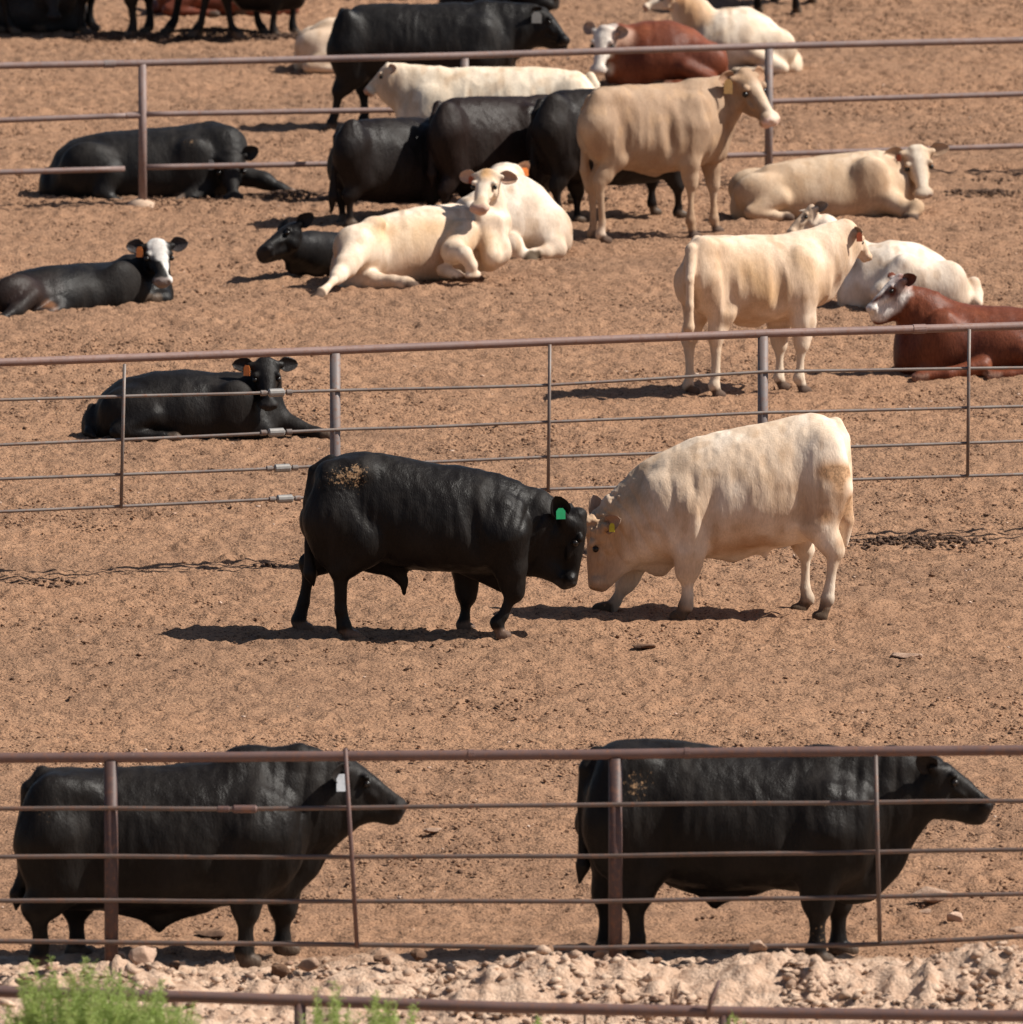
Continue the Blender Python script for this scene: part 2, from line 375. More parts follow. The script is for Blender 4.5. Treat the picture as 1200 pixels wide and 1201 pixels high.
        V = np.concatenate(VV); F = np.concatenate(FF)
        C = np.tile(np.array(base, float), (len(V), 1)); A = np.full(len(V), muds)
        wob = vnoise(V*9+3)-.5; wob2 = vnoise(V*30)-.5
        if belly is not None:
            t = np.clip((vnoise(V*3.3+5)-.45)*3.5, 0, 1)[:, None]*.75; C = C*(1-t)+np.array(belly)*t
        if dirty:
            t = (np.clip((vnoise(V*[6, 6, 8]+11)-.52)*4+(.55-V[:, 2])*1.6, 0, 1)*dirty)[:, None]; C = C*(1-t)+np.array((.36,.22,.13))*t
            t = (np.clip((vnoise(V*[14, 14, 10]+2)-.60)*5, 0, 1)*dirty)[:, None]; C = C*(1-t)+np.array((.50,.33,.20))*t
        if legcol is not None:
            t = np.clip((.5*s.k**0-V[:, 2]+wob*.2)/.15, 0, 1)[:, None]; C = C*(1-t)+np.array(legcol)*t
        if muzzle is not None and hasattr(s, 'H'):
            a, e1, n, e3, L = s.H; x = (V-a)@e1/L; rr = np.linalg.norm(V-a, axis=1) < 1.4*L
            rr = np.linalg.norm(V-(a+e1*L*.97-e3*L*.15), axis=1) < .24*L; t = (np.clip((x-.90+wob2*.08)/.05, 0, 1)*rr)[:, None]; C = C*(1-t)+np.array(muzzle)*t
        for a, b, r, col, soft, mud, wb in s.paints:
            ab = b-a; t = np.clip(((V-a)@ab)/max(1e-9, ab@ab), 0, 1); d = np.linalg.norm(V-a-t[:, None]*ab, axis=1)-r-(wob*r*wb*2+wob2*.02)
            t = np.clip(.5-d/soft/2, 0, 1)
            if col is not None: C = C*(1-t[:, None])+col*t[:, None]
            if mud is not None: A = np.maximum(A, t*mud)
        A = np.maximum(A, mud_legs*np.clip((.35-V[:, 2])/.3, 0, 1))
        for c, r in s.hoofs:
            d = np.linalg.norm(V-c, axis=1); t = (np.clip((r-d)/.02, 0, 1)*np.clip((.085-V[:, 2]+wob2*.02)/.02, 0, 1))[:, None]; C = C*(1-t)+np.array(hoofcol)*t
        if earin is not None:
            for i0, i1 in inner: C[i0:i1] = C[i0:i1]*.3+np.array(earin)*.7
        s.nverts = len(V)
        root = mesh_obj(name, V, F, M[matk], None, True, s.org)
        at = root.data.color_attributes.new('coat', 'FLOAT_COLOR', 'POINT')
        at.data.foreach_set('color', np.concatenate([np.clip(C, 0, 1), A[:, None]], 1).astype(np.float32).ravel())
        tag(root, label, cat, group)
        for c, r in s.eyes:
            uv, uf = sphere(r, 12, 8); mesh_obj('eye', uv+c, uf, M['eye'], root)
        for c, size, mk, hang, w in s.tags:
            v, f = tag_mesh(size, w); hg = hang if hang is not None else (0, -1, 0); N = unit(hg); Z = unit(np.array([0, 0, 1.])-N*N[2]); Xx = np.cross(N, Z)
            v = np.stack([Xx, N, Z], 1)@v.T; mesh_obj('ear_tag', v.T+c, f, M[mk], root, False)
        return root
def sphere(r, nu, nv):
    V = [(0, 0, r)]; F = []
    for i in range(1, nv):
        for j in range(nu):
            a = math.pi*i/nv; b = 2*math.pi*j/nu; V.append((r*math.sin(a)*math.cos(b), r*math.sin(a)*math.sin(b), r*math.cos(a)))
    V.append((0, 0, -r)); n = len(V)-1
    for j in range(nu): F.append((0, 1+j, 1+(j+1) % nu)); F.append((n, n-nu+(j+1) % nu, n-nu+j))
    for i in range(nv-2):
        for j in range(nu): a = 1+i*nu; F.append((a+j, a+nu+j, a+nu+(j+1) % nu, a+(j+1) % nu))
    return np.array(V), F
def tag_mesh(s, w):
    o = [(-.25, 0), (-.5, -.35), (-.5, -1.3), (.5, -1.3), (.5, -.35), (.25, 0)]; n = len(o); t = .004
    V = [(x*s*w, y, z*s) for y in (-t, t) for x, z in o]
    F = [tuple(range(n)), tuple(range(2*n-1, n-1, -1))]+[(i, i+n, (i+1) % n+n, (i+1) % n) for i in range(n)]
    return np.array(V), F
# ------------------------------------------------------------------ ground
def ground_height(x, y):
    w = np.clip((60-np.abs(x))/40, 0, 1)*np.clip((y-55)/8, 0, 1)*np.clip((150-y)/20, 0, 1)
    z = .010*(vnoise2(x*1.1+9, y*1.1)-.5)*2
    return z*w
def axis(fine0, fine1, step, outer):
    f = np.arange(fine0, fine1+step/2, step); a = [fine0-o for o in outer][::-1]; b = [fine1+o for o in outer]
    return np.concatenate([a, f, b])
Y0, Y1 = round(YG(1212), 1)-1.5, round(YG(-60), 1)+2
def make_ground():
    xs = axis(-7.2, 7.2, .024, [.3, 1, 4, 15, 50, 200, 900, 3500]); ys = axis(Y0, Y1, .055, [.3, 1, 4, 10, 45, 200, 900, 4500])
    X, Y = np.meshgrid(xs, ys, indexing='ij'); Z = np.zeros_like(X)
    fade = np.clip((7.4-np.abs(X))/.3, 0, 1)*np.clip((Y-Y0+.2)/.5, 0, 1)*np.clip((Y1+.2-Y)/.5, 0, 1)
    for sc, am in ((.45, .018), (1.3, .012), (3.1, .012), (7.0, .018), (13.0, .016), (24.0, .012)):
        Z += am*(vnoise2(X*sc+sc*7.7, Y*sc+13.1*sc)-.5)*2
    # hoof prints: scattered small pits
    r = np.random.default_rng(3); N = 11000; hx = r.uniform(-7, 7, N); hy = r.uniform(Y0, Y1, N); dx = .024; dy = .055
    for a, b in zip(hx, hy):
        i = int((a+7.2)/dx)+8; j = int((b-Y0)/dy)+8; i0, i1, j0, j1 = max(8, i-5), i+6, max(8, j-3), j+4
        xx = X[i0:i1, j0:j1]-a; yy = Y[i0:i1, j0:j1]-b; d = np.sqrt(xx**2+yy**2)
        Z[i0:i1, j0:j1] += -.020*np.exp(-(d/.045)**2)+.010*np.exp(-((d-.085)/.03)**2)
    Z *= fade
    Z += berm(X, Y)
    nx, ny = len(xs), len(ys)
    V = np.stack([X, Y, Z], 2).reshape(-1, 3); i, j = np.meshgrid(np.arange(nx-1), np.arange(ny-1), indexing='ij'); a = (i*ny+j).ravel()
    F = np.stack([a, a+ny, a+ny+1, a+1], 1)
    g = mesh_obj('ground', V, F, M['soil'], None, True); tag(g, kind='structure'); return g
def berm(x, y):
    """low ridge of pushed up rubble along the nearest pen fence"""
    yc = YG(1166)+.10*np.sin(x*1.3)
    h = .13+.05*np.sin(x*2.1+1)+.04*np.sin(x*4.7)+.03*np.clip(x, -2, 2)
    h = np.where(x < -2.5, h-.05, h)
    b = np.clip(h, .03, .3)*np.exp(-((y-yc)/.7)**2)
    n = .07*(1-2*np.abs(vnoise2(x*4+3, y*4)-.5))-.05+.08*(vnoise2(x*2.3+3, y*2.3)-.5)+.05*(1-2*np.abs(vnoise2(x*10+3, y*8)-.5))-.03+.03*(vnoise2(x*24+3, y*16)-.5)
    return b*(1+0*x)+n*np.exp(-((y-yc+.5)/1.4)**2)*1.1
def soil_material():
    m, ns, ls, b = new_mat('dry_dirt', .95, .08)
    tc = ns.new('ShaderNodeTexCoord'); P = tc.outputs['Object']
    def nz(s, d=6.0, r=.6):
        n = node(ns, 'ShaderNodeTexNoise', Scale=s, Detail=d, Roughness=r); ls.new(P, n.inputs[0]); return n.outputs[0]
    c = mixc(ns, ls, ramp(ns, ls, nz(.28, 4), .38, .62), (.37,.205,.120), (.255,.148,.092))
    c = mixc(ns, ls, ramp(ns, ls, nz(2.2), .35, .7), c, (.40,.232,.140))
    c = mixc(ns, ls, ramp(ns, ls, nz(9, 8, .8), .50, .66, 0, .55), c, (.25,.145,.092))
    c = mixc(ns, ls, ramp(ns, ls, nz(42, 4, .75), .53, .61, 0, .95), c, (.085,.048,.033))
    c = mixc(ns, ls, ramp(ns, ls, nz(31, 5, .7), .60, .75, 0, .6), c, (.52,.35,.235))
    # pale rubble soil in front of the nearest pen
    sx = ns.new('ShaderNodeSeparateXYZ'); ls.new(P, sx.inputs[0])
    ad = ns.new('ShaderNodeMath'); ad.operation = 'MULTIPLY_ADD'; ls.new(nz(1.6, 5), ad.inputs[0]); ad.inputs[1].default_value = 1.6; ls.new(sx.outputs[1], ad.inputs[2])
    pale = mixc(ns, ls, ramp(ns, ls, nz(7, 8, .7), .4, .65), (.63,.45,.33), (.42,.265,.18))
    c = mixc(ns, ls, ramp(ns, ls, ad.outputs[0], YG(1128)+.6, YG(1128)+1.1, 1, 0), c, pale)
    ls.new(c, b.inputs['Base Color'])
    h1 = ns.new('ShaderNodeMath'); h1.operation = 'MULTIPLY_ADD'; ls.new(nz(38, 6, .7), h1.inputs[0]); h1.inputs[1].default_value = 1.0; ls.new(nz(7, 5), h1.inputs[2])
    vo = node(ns, 'ShaderNodeTexVoronoi', Scale=40.0); ls.new(P, vo.inputs[0])
    h2 = ns.new('ShaderNodeMath'); h2.operation = 'MULTIPLY_ADD'; ls.new(vo.outputs['Distance'], h2.inputs[0]); h2.inputs[1].default_value = .5; ls.new(h1.outputs[0], h2.inputs[2])
    bp = node(ns, 'ShaderNodeBump', Strength=.8, Distance=.03); ls.new(h2.outputs[0], bp.inputs['Height']); ls.new(bp.outputs[0], b.inputs['Normal'])
    return m
M['soil'] = soil_material()
make_ground()
# ------------------------------------------------------------------ clods, rubble, rocks
_ico = None
def ico():
    import bmesh
    bm = bmesh.new(); bmesh.ops.create_icosphere(bm, subdivisions=1, radius=1.0)
    V = np.array([v.co[:] for v in bm.verts]); F = np.array([[v.index for v in f.verts] for f in bm.faces]); bm.free(); return V, F
ICO = ico()
def lumps(name, X, Y, S, mat, z, label, flat=.6, seed=1, smooth=False, jit=.42):
    r = np.random.default_rng(seed); V0, F0 = ICO; n = len(X)
    J = V0[None]*(1+r.uniform(-jit, jit, (n, len(V0), 1))); sc = np.stack([S*r.uniform(.7, 1.4, n), S*r.uniform(.7, 1.4, n), S*flat*r.uniform(.6, 1.2, n)], 1)
    for _ in range(7):
        pn = r.normal(size=(n, 3)); pn /= np.linalg.norm(pn, axis=1)[:, None]; dd = r.uniform(.35, .85, n)
        J = J-np.clip(np.einsum('nvk,nk->nv', J, pn)-dd[:, None], 0, 9)[..., None]*pn[:, None, :]
    J = J*sc[:, None, :]; a = r.uniform(0, 6.28, n); c, s = np.cos(a)[:, None], np.sin(a)[:, None]
    x = J[..., 0]*c-J[..., 1]*s+X[:, None]; y = J[..., 0]*s+J[..., 1]*c+Y[:, None]; zz = J[..., 2]+(z+S*flat*.35)[:, None]
    V = np.stack([x, y, zz], 2).reshape(-1, 3); F = (F0[None]+(np.arange(n)*len(V0))[:, None, None]).reshape(-1, 3)
    o = mesh_obj(name, V, F, mat, None, smooth); tag(o, label, None, None, 'stuff'); return o
def dirt_mat(name, a, b_, rough=.95):
    m, ns, ls, b = new_mat(name, rough, .08)
    tc = ns.new('ShaderNodeTexCoord'); n = node(ns, 'ShaderNodeTexNoise', Scale=2.5, Detail=3.0); ls.new(tc.outputs['Object'], n.inputs[0])
    n2 = node(ns, 'ShaderNodeTexNoise', Scale=28.0, Detail=6.0, Roughness=.7); ls.new(tc.outputs['Object'], n2.inputs[0])
    g = ns.new('ShaderNodeNewGeometry')
    f = ns.new('ShaderNodeMath'); f.operation = 'MULTIPLY_ADD'; ls.new(g.outputs['Random Per Island'], f.inputs[0]); f.inputs[1].default_value = .8; f.inputs[2].default_value = -.2
    f2 = ns.new('ShaderNodeMath'); f2.operation = 'ADD'; f2.use_clamp = True; ls.new(f.outputs[0], f2.inputs[0]); ls.new(ramp(ns, ls, n.outputs[0], .4, .65, 0, .5), f2.inputs[1])
    c = mixc(ns, ls, f2.outputs[0], a, b_); c = mixc(ns, ls, ramp(ns, ls, n2.outputs[0], .45, .7, 0, .5), c, tuple(x*.5 for x in b_)); ls.new(c, b.inputs['Base Color'])
    bp = node(ns, 'ShaderNodeBump', Strength=.7, Distance=.02); ls.new(n2.outputs[0], bp.inputs['Height']); ls.new(bp.outputs[0], b.inputs['Normal']); return m
M['clod'] = dirt_mat('dirt_clod', (.40,.235,.145), (.095,.055,.038)); M['manure'] = dirt_mat('manure', (.075,.045,.032), (.16,.10,.07))
M['rubble'] = dirt_mat('pale_rubble', (.62,.45,.33), (.32,.20,.14)); M['rock'] = dirt_mat('caliche_rock', (.72,.54,.42), (.55,.36,.26))
def scatter():
    r = np.random.default_rng(11)
    n = 230000; x = r.uniform(-6.0, 6.0, n); y = Y0+1+r.uniform(0, 1, n)*(Y1-Y0-2); k = vnoise2(x*.9+40, y*.9)+.6*vnoise2(x*4, y*4)
    m = k > .66; x, y = x[m], y[m]; S = .0055+.016*r.random(len(x))**4
    lumps('dirt_clods', x, y, S, M['clod'], np.zeros(len(x)), 'loose clods of dry trampled dirt', .7, 2)
    n = 16000; x = r.uniform(-6.0, 6.0, n); y = r.uniform(Y0+1, Y1-1, n); k = vnoise2(x*1.7+90, y*.8+3); m = k > .64; x, y = x[m], y[m]
    lumps('manure_crumbs', x, y, .006+.014*r.random(len(x))**3, M['manure'], np.zeros(len(x)), 'dark dry manure crumbs trodden into the dirt', .6, 4)
    n = 2600; x = r.uniform(-6, 6, n); y = r.uniform(Y0+1, Y1-1, n)
    lumps('pale_pebbles', x, y, .005+.016*r.random(n)**4, M['rock'], np.zeros(n), 'pale pebbles and chaff scattered over the dirt', .6, 8)
    # heaps of dark trampled manure; some along the middle fence imitate rail shadow (px, py, half width px, count)
    X = []; Y = []; S = []; Z = []
    for px, py, w, cnt, hgt in ((830,640,60,500,.04),(1080,637,85,500,.03),(420,236,50,500,.05),(340,232,40,420,.06),(250,42,70,900,.07),(140,44,60,500,.05),(330,46,40,320,.05),(1150,228,60,260,.03),(1060,245,30,60,.02),(700,236,26,60,.03),(320,668,30,60,.03),(60,686,50,70,.02),(610,620,60,30,.02),(1150,214,50,40,.02)):
        g, sc = ground_at(px, py); ww = w/sc
        a = r.normal(0, .5, cnt)*ww; b_ = r.normal(0, .16, cnt)
        X += list(g[0]+a); Y += list(g[1]+b_); Z += list(np.maximum(0, hgt*(1-(a/ww)**2)*np.exp(-(b_/.2)**2))); S += list(.007+.022*r.random(cnt)**2)
    lumps('manure_shadow_heaps', np.array(X), np.array(Y), np.array(S), M['manure'], np.array(Z), 'dark heaps of trampled manure, some along the middle fence imitating rail shadow', .8, 5)
    # rubble of the ridge
    n = 50000; x = r.uniform(-4.2, 4.2, n); y = YG(1175)+r.normal(0, .9, n); k = vnoise2(x*2+7, y*2); m = (k > .36) & (y > YG(1212)) & (y < YG(1132)); x, y = x[m], y[m]
    S = .003+.05*r.random(len(x))**17
    lumps('rubble', x, y, S, M['rubble'], berm(x, y), 'pale pink rubble and broken caliche pushed up along the fence', .75, 6)
scatter()
def rock(px, py, w, h, mat='rock', label=None, seed=0, group='pale rocks lying about the nearest pen', dip=.25):
    """one faceted rock, w and h in photo pixels"""
    g, sc = ground_at(px, py); r = np.random.default_rng(seed+100)
    import bmesh
    bm = bmesh.new(); bmesh.ops.create_icosphere(bm, subdivisions=4, radius=1.0); V = np.array([v.co[:] for v in bm.verts]); F = np.array([[v.index for v in f.verts] for f in bm.faces]); bm.free()
    pl = r.normal(size=(24, 3)); pl /= np.linalg.norm(pl, axis=1)[:, None]; d = r.uniform(.45, .85, 24)
    for n_, dd in zip(pl, d):
        q = V@n_; V = V-np.clip(q-dd, 0, 9)[:, None]*n_
    V = V*(1+.10*(vnoise(V*3+seed)[:, None]-.5)+.05*(vnoise(V*9+seed)[:, None]-.5))
    a, b_ = w/sc/2, h/sc/2; V = V*np.array([a, a*.8, b_]); z0 = b_*(1-dip)+float(berm(g[0], g[1]))
    o = mesh_obj('rock', V, F, M[mat], None, False, (g[0], g[1], z0)); return tag(o, label, 'rock', group)
# ------------------------------------------------------------------ the two sparring bulls
BLK = (.0105, .0088, .0080)
CRM = (.84, .71, .58)
def mid_black_bull():
    b = Body(470, 745, 0, .013)
    b.torso([(370,556,640,.13),(384,540,655,.22),(402,532,662,.27),(430,530,658,.30),(465,535,664,.34),(500,542,670,.36),(535,547,671,.37),(565,552,672,.36),(590,560,672,.32),(606,568,668,.26)], cap=.09)
    b.chain([(590,620,0),(622,618,0),(652,630,0)], [.31,.25,.165], .62, .07)
    b.seg((585,585,0), (660,612,0), .15, .07, .7, .08)
    for v in (-.2, .2):                                   # thighs, hips, shoulders
        b.ell((392,612,v), (.20,.12,.36), .08); b.seg((385,556,v*.7),(428,553,v*.85), .08, .06, 1, .12)
        b.ell((592,628,v*1.08), (.14,.095,.25), .12); b.ell((560,636,v*1.15), (.11,.085,.15), .08)
    b.leg([(392,610,-.2),(425,637,-.22),(400,668,-.2),(400,715,-.2),(404,735,-.2),(410,None,-.2)], [.23,.185,.080,.050,.052,.060], .75, fwd=(1,0,0))
    b.leg([(385,610,.2),(400,640,.2),(364,664,.2),(356,706,.2),(350,728,.2),(354,None,.2)], [.21,.175,.078,.050,.052,.060], .75, fwd=(1,0,0))
    b.leg([(590,630,-.24),(598,665,-.22),(602,694,-.2),(590,722,-.2),(583,730,-.2),(588,None,-.2)], [.19,.115,.07,.045,.048,.055], .8, fwd=(1,0,0))
    b.leg([(555,630,.2),(548,668,.2),(547,700,.2),(545,725,.2),(543,733,.2),(546,None,.2)], [.17,.11,.066,.044,.048,.055], .8, fwd=(1,0,0))
    b.crease((548,580),(564,660),.335,.010)
    b.seg((636,655,-.02),(662,683,-.04),.095,.06,.7,.05); b.seg((600,660,0),(640,665,0),.10,.08,.5,.07)
    b.seg((452,655,0), (474,684,0), .10, .035, .6, .09); b.seg((474,680,0), (474,696,0), .03, .018, 1, .02)
    b.seg((560,665,0), (590,684,0), .10, .07, .6, .08); b.seg((418,655,0),(440,660,0),.09,.07,.5,.08)
    b.tail([(388,540,0),(368,552,-.02),(361,590,-.04),(362,640,-.08),(364,672,-.1),(368,686,-.1)], [.05,.04,.03,.028,.05,.015])
    b.head((688,603,-.02), (682,689,-.04), .56, earz=-.24, left=(0,1,0), fat=1.0, deep=1.12, earL=(-.3,.6,.2), earR=(-1.0,-.35,-.45,(.2,-1,0)), earlen=.36)
    b.folds += [((615,610,0), .22, (1,0,-.5), 9, .014), ((560,600,-.3), .25, (1,0,.1), 6, .008)]
    b.eartag(-1, 'tag_green', .062, .50, hang=(.2,-1,.1), w=1.1)
    b.curls += [(b.P(395,565,-.22), .10, .012), (b.P(418,556,-.25), .09, .010)]
    b.paint((392,565,-.2), (420,555,-.25), .10, None, .16, .80); b.paint((470,600,-.4), None, .1, None, .2, .30); b.paint((520,596,-.4), None, .1, None, .1, .42)
    return b.build('bull', 'black bull with green ear tag and dusty rump, pushing heads with the cream bull', 'bull', 'two bulls butting heads in the middle pen', BLK, 'black', muzzle=(.03,.028,.028), hoofcol=(.16,.10,.07), earin=(.012,.01,.01))
mid_black_bull()
def mid_cream_bull():
    b = Body(860, 722, 0, .013)
    b.torso([(735,572,668,.18),(752,548,664,.25),(775,530,660,.31),(810,515,657,.35),(850,505,652,.37),(890,497,645,.36),(925,490,640,.33),(955,485,632,.31),(975,492,625,.27),(986,505,618,.18)], cap=.08)
    b.seg((900,615,0), (860,640,0), .13, .11, .7, .1); b.seg((888,630,0),(898,652,0),.06,.025,.7,.05)
    b.chain([(770,608,0),(738,620,0),(716,634,0)], [.33,.24,.165], .6, .07); b.seg((765,565,0), (708,608,0), .15, .07, .7, .08)
    for v in (-.2, .2):
        b.ell((968,560,v), (.17,.12,.34), .08); b.ell((972,515,v*.5), (.08,.08,.06), .12)
        b.ell((795,608,v*1.12), (.14,.095,.24), .12); b.ell((768,596,v*.95), (.12,.10,.22), .1); b.ell((812,612,v*1.3), (.10,.08,.16), .05)
    b.leg([(968,575,-.2),(958,612,-.21),(978,648,-.2),(972,690,-.2),(970,702,-.2),(964,None,-.2)], [.19,.13,.062,.044,.048,.055], .75, fwd=(-1,0,0))
    b.leg([(950,575,.2),(932,612,.2),(945,648,.2),(945,690,.2),(948,702,.2),(940,None,.2)], [.18,.12,.062,.044,.048,.055], .75, fwd=(-1,0,0))
    b.leg([(812,600,-.24),(808,645,-.24),(806,672,-.22),(806,700,-.22),(804,710,-.22),(798,None,-.22)], [.17,.115,.07,.047,.052,.06], .8, fwd=(-1,0,0))
    b.leg([(770,620,.2),(748,655,.2),(734,685,.2),(722,706,.2),(716,714,.2),(708,None,.2)], [.15,.10,.065,.047,.05,.058], .8, fwd=(-1,0,0))
    b.crease((838,535),(826,650),.34,.012); b.seg((738,648,-.02),(706,686,-.04),.10,.055,.7,.05)
    b.seg((742,640,0), (772,664,0), .10, .08, .5, .08)
    b.tail([(980,497,0),(988,515,-.03),(992,560,-.06),(993,610,-.08),(991,640,-.08)], [.05,.045,.035,.045,.015])
    b.head((690,612,-.02), (686,690,-.04), .53, earz=-.19, left=(0,-1,0), fat=1.05, deep=1.1, earL=(-.35,.75,-.45,(-.2,-1,.3)), earR=(-1.0,-.25,.40,(-.2,-1,0)), poll_tuft=1, earlen=.5)
    b.folds += [((745,610,0), .26, (1,0,.7), 9, .016), ((800,600,-.3), .22, (1,0,.2), 6, .010)]
    b.curls += [(b.P(700,616,-.08), .11, .030), (b.P(725,590,0), .12, .022), (b.P(748,566,0), .10, .012)]
    b.eartag(1, 'tag_yellow', .05, .6, hang=(-.2,-1,.1), w=.8)
    T = (.50,.30,.17)
    b.paint((700,615,-.05), (697,695,-.05), .17, (.50,.33,.21), .12); b.paint((740,590,-.1), (715,625,-.1), .15, (.58,.39,.24), .14)  # head browned, its shade painted into the coat colour
    b.paint((980,560,-.26), (985,600,-.22), .13, T, .10, .56, 1.0); b.paint((955,590,-.3), None, .10, T, .12, .5, 1.0); b.paint((840,640,-.2), (900,640,-.2), .06, (.45,.27,.15), .08)
    for q in ((798,None,-.22),(708,None,.2),(964,None,-.2),(940,None,.2)): b.paint(b.pt(q)+np.array([0,0,.02]), None, .10, (.12,.07,.045), .08, .5)
    return b.build('bull', 'cream bull with curly poll and yellow ear tag, pushing heads with the black bull', 'bull', 'two bulls butting heads in the middle pen', CRM, 'cream', belly=(.68,.50,.35), muzzle=(.50,.30,.22), hoofcol=(.09,.06,.04), legcol=(.70,.58,.46), earin=(.5,.28,.18), mud_legs=.35)
mid_cream_bull()
# ------------------------------------------------------------------ helpers for lying and generic standing animals
def L(b, u, v, z): return b.u*u+b.n*v+np.array([0, 0, z])
def lying(b, hx, kx, d, s=1.0, hind=True, front=True, near=True, far=True, hr=(.27, .13, .21), hz=.26, w=.30, shank=.50):
    """folded legs of a lying animal; hx, kx: photo x of the haunch and of the front knee; d = +1 facing right"""
    U = lambda px: (px-b.ax)/b.sc/math.cos(b.yaw)
    for v in ([-1] if near else [])+([1] if far else []):
        if hind:
            h = U(hx); b.ell(L(b, h, v*w*.85*s, hz*s), np.array(hr)*s, .07)
            b.seg(L(b, h+d*.20*s, v*(w+.06)*s, .22*s), L(b, h-d*.10*s, v*(w+.12)*s, .09*s), .10*s, .07*s, 1, .05)
            P = [L(b, h-d*.12*s, v*(w+.12)*s, .08*s), L(b, h+d*(shank-.22)*s, v*(w+.15)*s, .05*s), L(b, h+d*(shank-.10)*s, v*(w+.15)*s, .045*s)]
            b.leg(P, [.062*s, .042*s, .05*s], 1, .03, fwd=(b.u*d))
        if front:
            k = U(kx)
            b.seg(L(b, k-d*.30*s, v*w*.7*s, .26*s), L(b, k-d*.04*s, v*w*.78*s, .10*s), .13*s, .075*s, .9, .06)
            b.seg(L(b, k-d*.04*s, v*w*.78*s, .09*s), L(b, k+d*.02*s, v*w*.8*s, .05*s), .075*s, .06*s, .9, .04)
            P = [L(b, k, v*w*.85*s, .06*s), L(b, k-d*.24*s, v*w*.95*s, .05*s), L(b, k-d*.34*s, v*w*.95*s, .045*s)]
            b.leg(P, [.058*s, .042*s, .05*s], 1, .03, fwd=(-b.u*d))
    return b
def haunch(b, px, py, v, r, k=.08): return b.ell((px, py, v), r, k)
def standing(px, py, yaw, d, s, name, label, cat, group, base, mk, headz=.95, headu=.95, heady=0.0, h=.018, headdir=(.8, 0, -.6), legs=None, L0=.50, bel=.56, tagm=None, **kw):
    """a whole standing animal in metres, for the ones the photo shows little of; d = +1 facing right; legs = u of hind near, hind far, front near, front far"""
    b = Body(px, py, yaw, h)
    st = [(-.80, .86, 1.20, .16), (-.70, .66, 1.31, .24), (-.50, .62, 1.34, .28), (-.20, bel, 1.33, .31), (.15, bel-.02, 1.31, .32), (.45, bel+.02, 1.33, .29), (.62, .68, 1.28, .23)]
    st = np.array(st)*s; u = st[:, 0]*d; o = np.argsort(u)
    b.prims.append(('torso', u[o], st[o, 2], st[o, 1], st[o, 3], .10*s, .07, 2.1))
    hn, hf, fn, ff = legs or (-.62, -.52, .42, .50)
    for v, uh, uf in ((-.2, hn, fn), (.2, hf, ff)):
        v *= s
        b.ell(L(b, d*-.62*s, v, .92*s), np.array((.19, .12, .32))*s, .08); b.ell(L(b, d*.42*s, v*1.1, .90*s), np.array((.14, .10, .26))*s, .08)
        q = lambda x, z: L(b, d*x*s, v, z*s)
        b.leg([q(uh+.02, .78), q(uh+.05, .66), q(uh-.08, .46), q(uh-.02, .14), q(uh+.02, .08), q(uh+.05, .03)], np.array([.18, .12, .06, .042, .046, .055])*s, .75, fwd=b.u*d)
        b.leg([q(uf, .80), q(uf+.02, .60), q(uf+.02, .38), q(uf, .14), q(uf+.01, .08), q(uf+.04, .03)], np.array([.16, .10, .062, .042, .046, .055])*s, .8, fwd=b.u*d)
    hd = b.u*d; side = np.array([0, 0, 1.]); pol = L(b, d*headu*s, heady, headz*s)
    b.chain([L(b, d*.55*s, 0, 1.02*s), (L(b, d*.55*s, 0, 1.02*s)+pol)/2+np.array([0, 0, -.02]), pol-np.array([0, 0, .10*s])-hd*.04], np.array([.27, .20, .14])*s, .65, .08)
    e = hd*headdir[0]+b.n*headdir[1]+np.array([0, 0, headdir[2]]); left = np.cross(np.array([0, 0, 1.]), unit(e*[1, 1, 0]))
    b.head(pol, pol+unit(e)*L0*s, L0*s, left=left)
    b.tail([L(b, -d*.76*s, 0, 1.24*s), L(b, -d*.86*s, 0, 1.12*s), L(b, -d*.90*s, 0, .8*s), L(b, -d*.88*s, 0, .5*s), L(b, -d*.87*s, 0, .36*s)])
    if tagm: b.eartag(-1 if d > 0 else 1, tagm, .06)
    return b.build(name, label, cat, group, base, mk, **kw)
PEN1, PEN3, PEN4 = 'bulls standing in the nearest pen', 'cattle resting and standing in the third pen', 'cattle in the far pen'
BK = dict(muzzle=(.022,.019,.019), hoofcol=(.10,.07,.05), earin=(.02,.016,.015))
CR = dict(muzzle=(.50,.30,.22), hoofcol=(.10,.07,.045), earin=(.42,.22,.14))

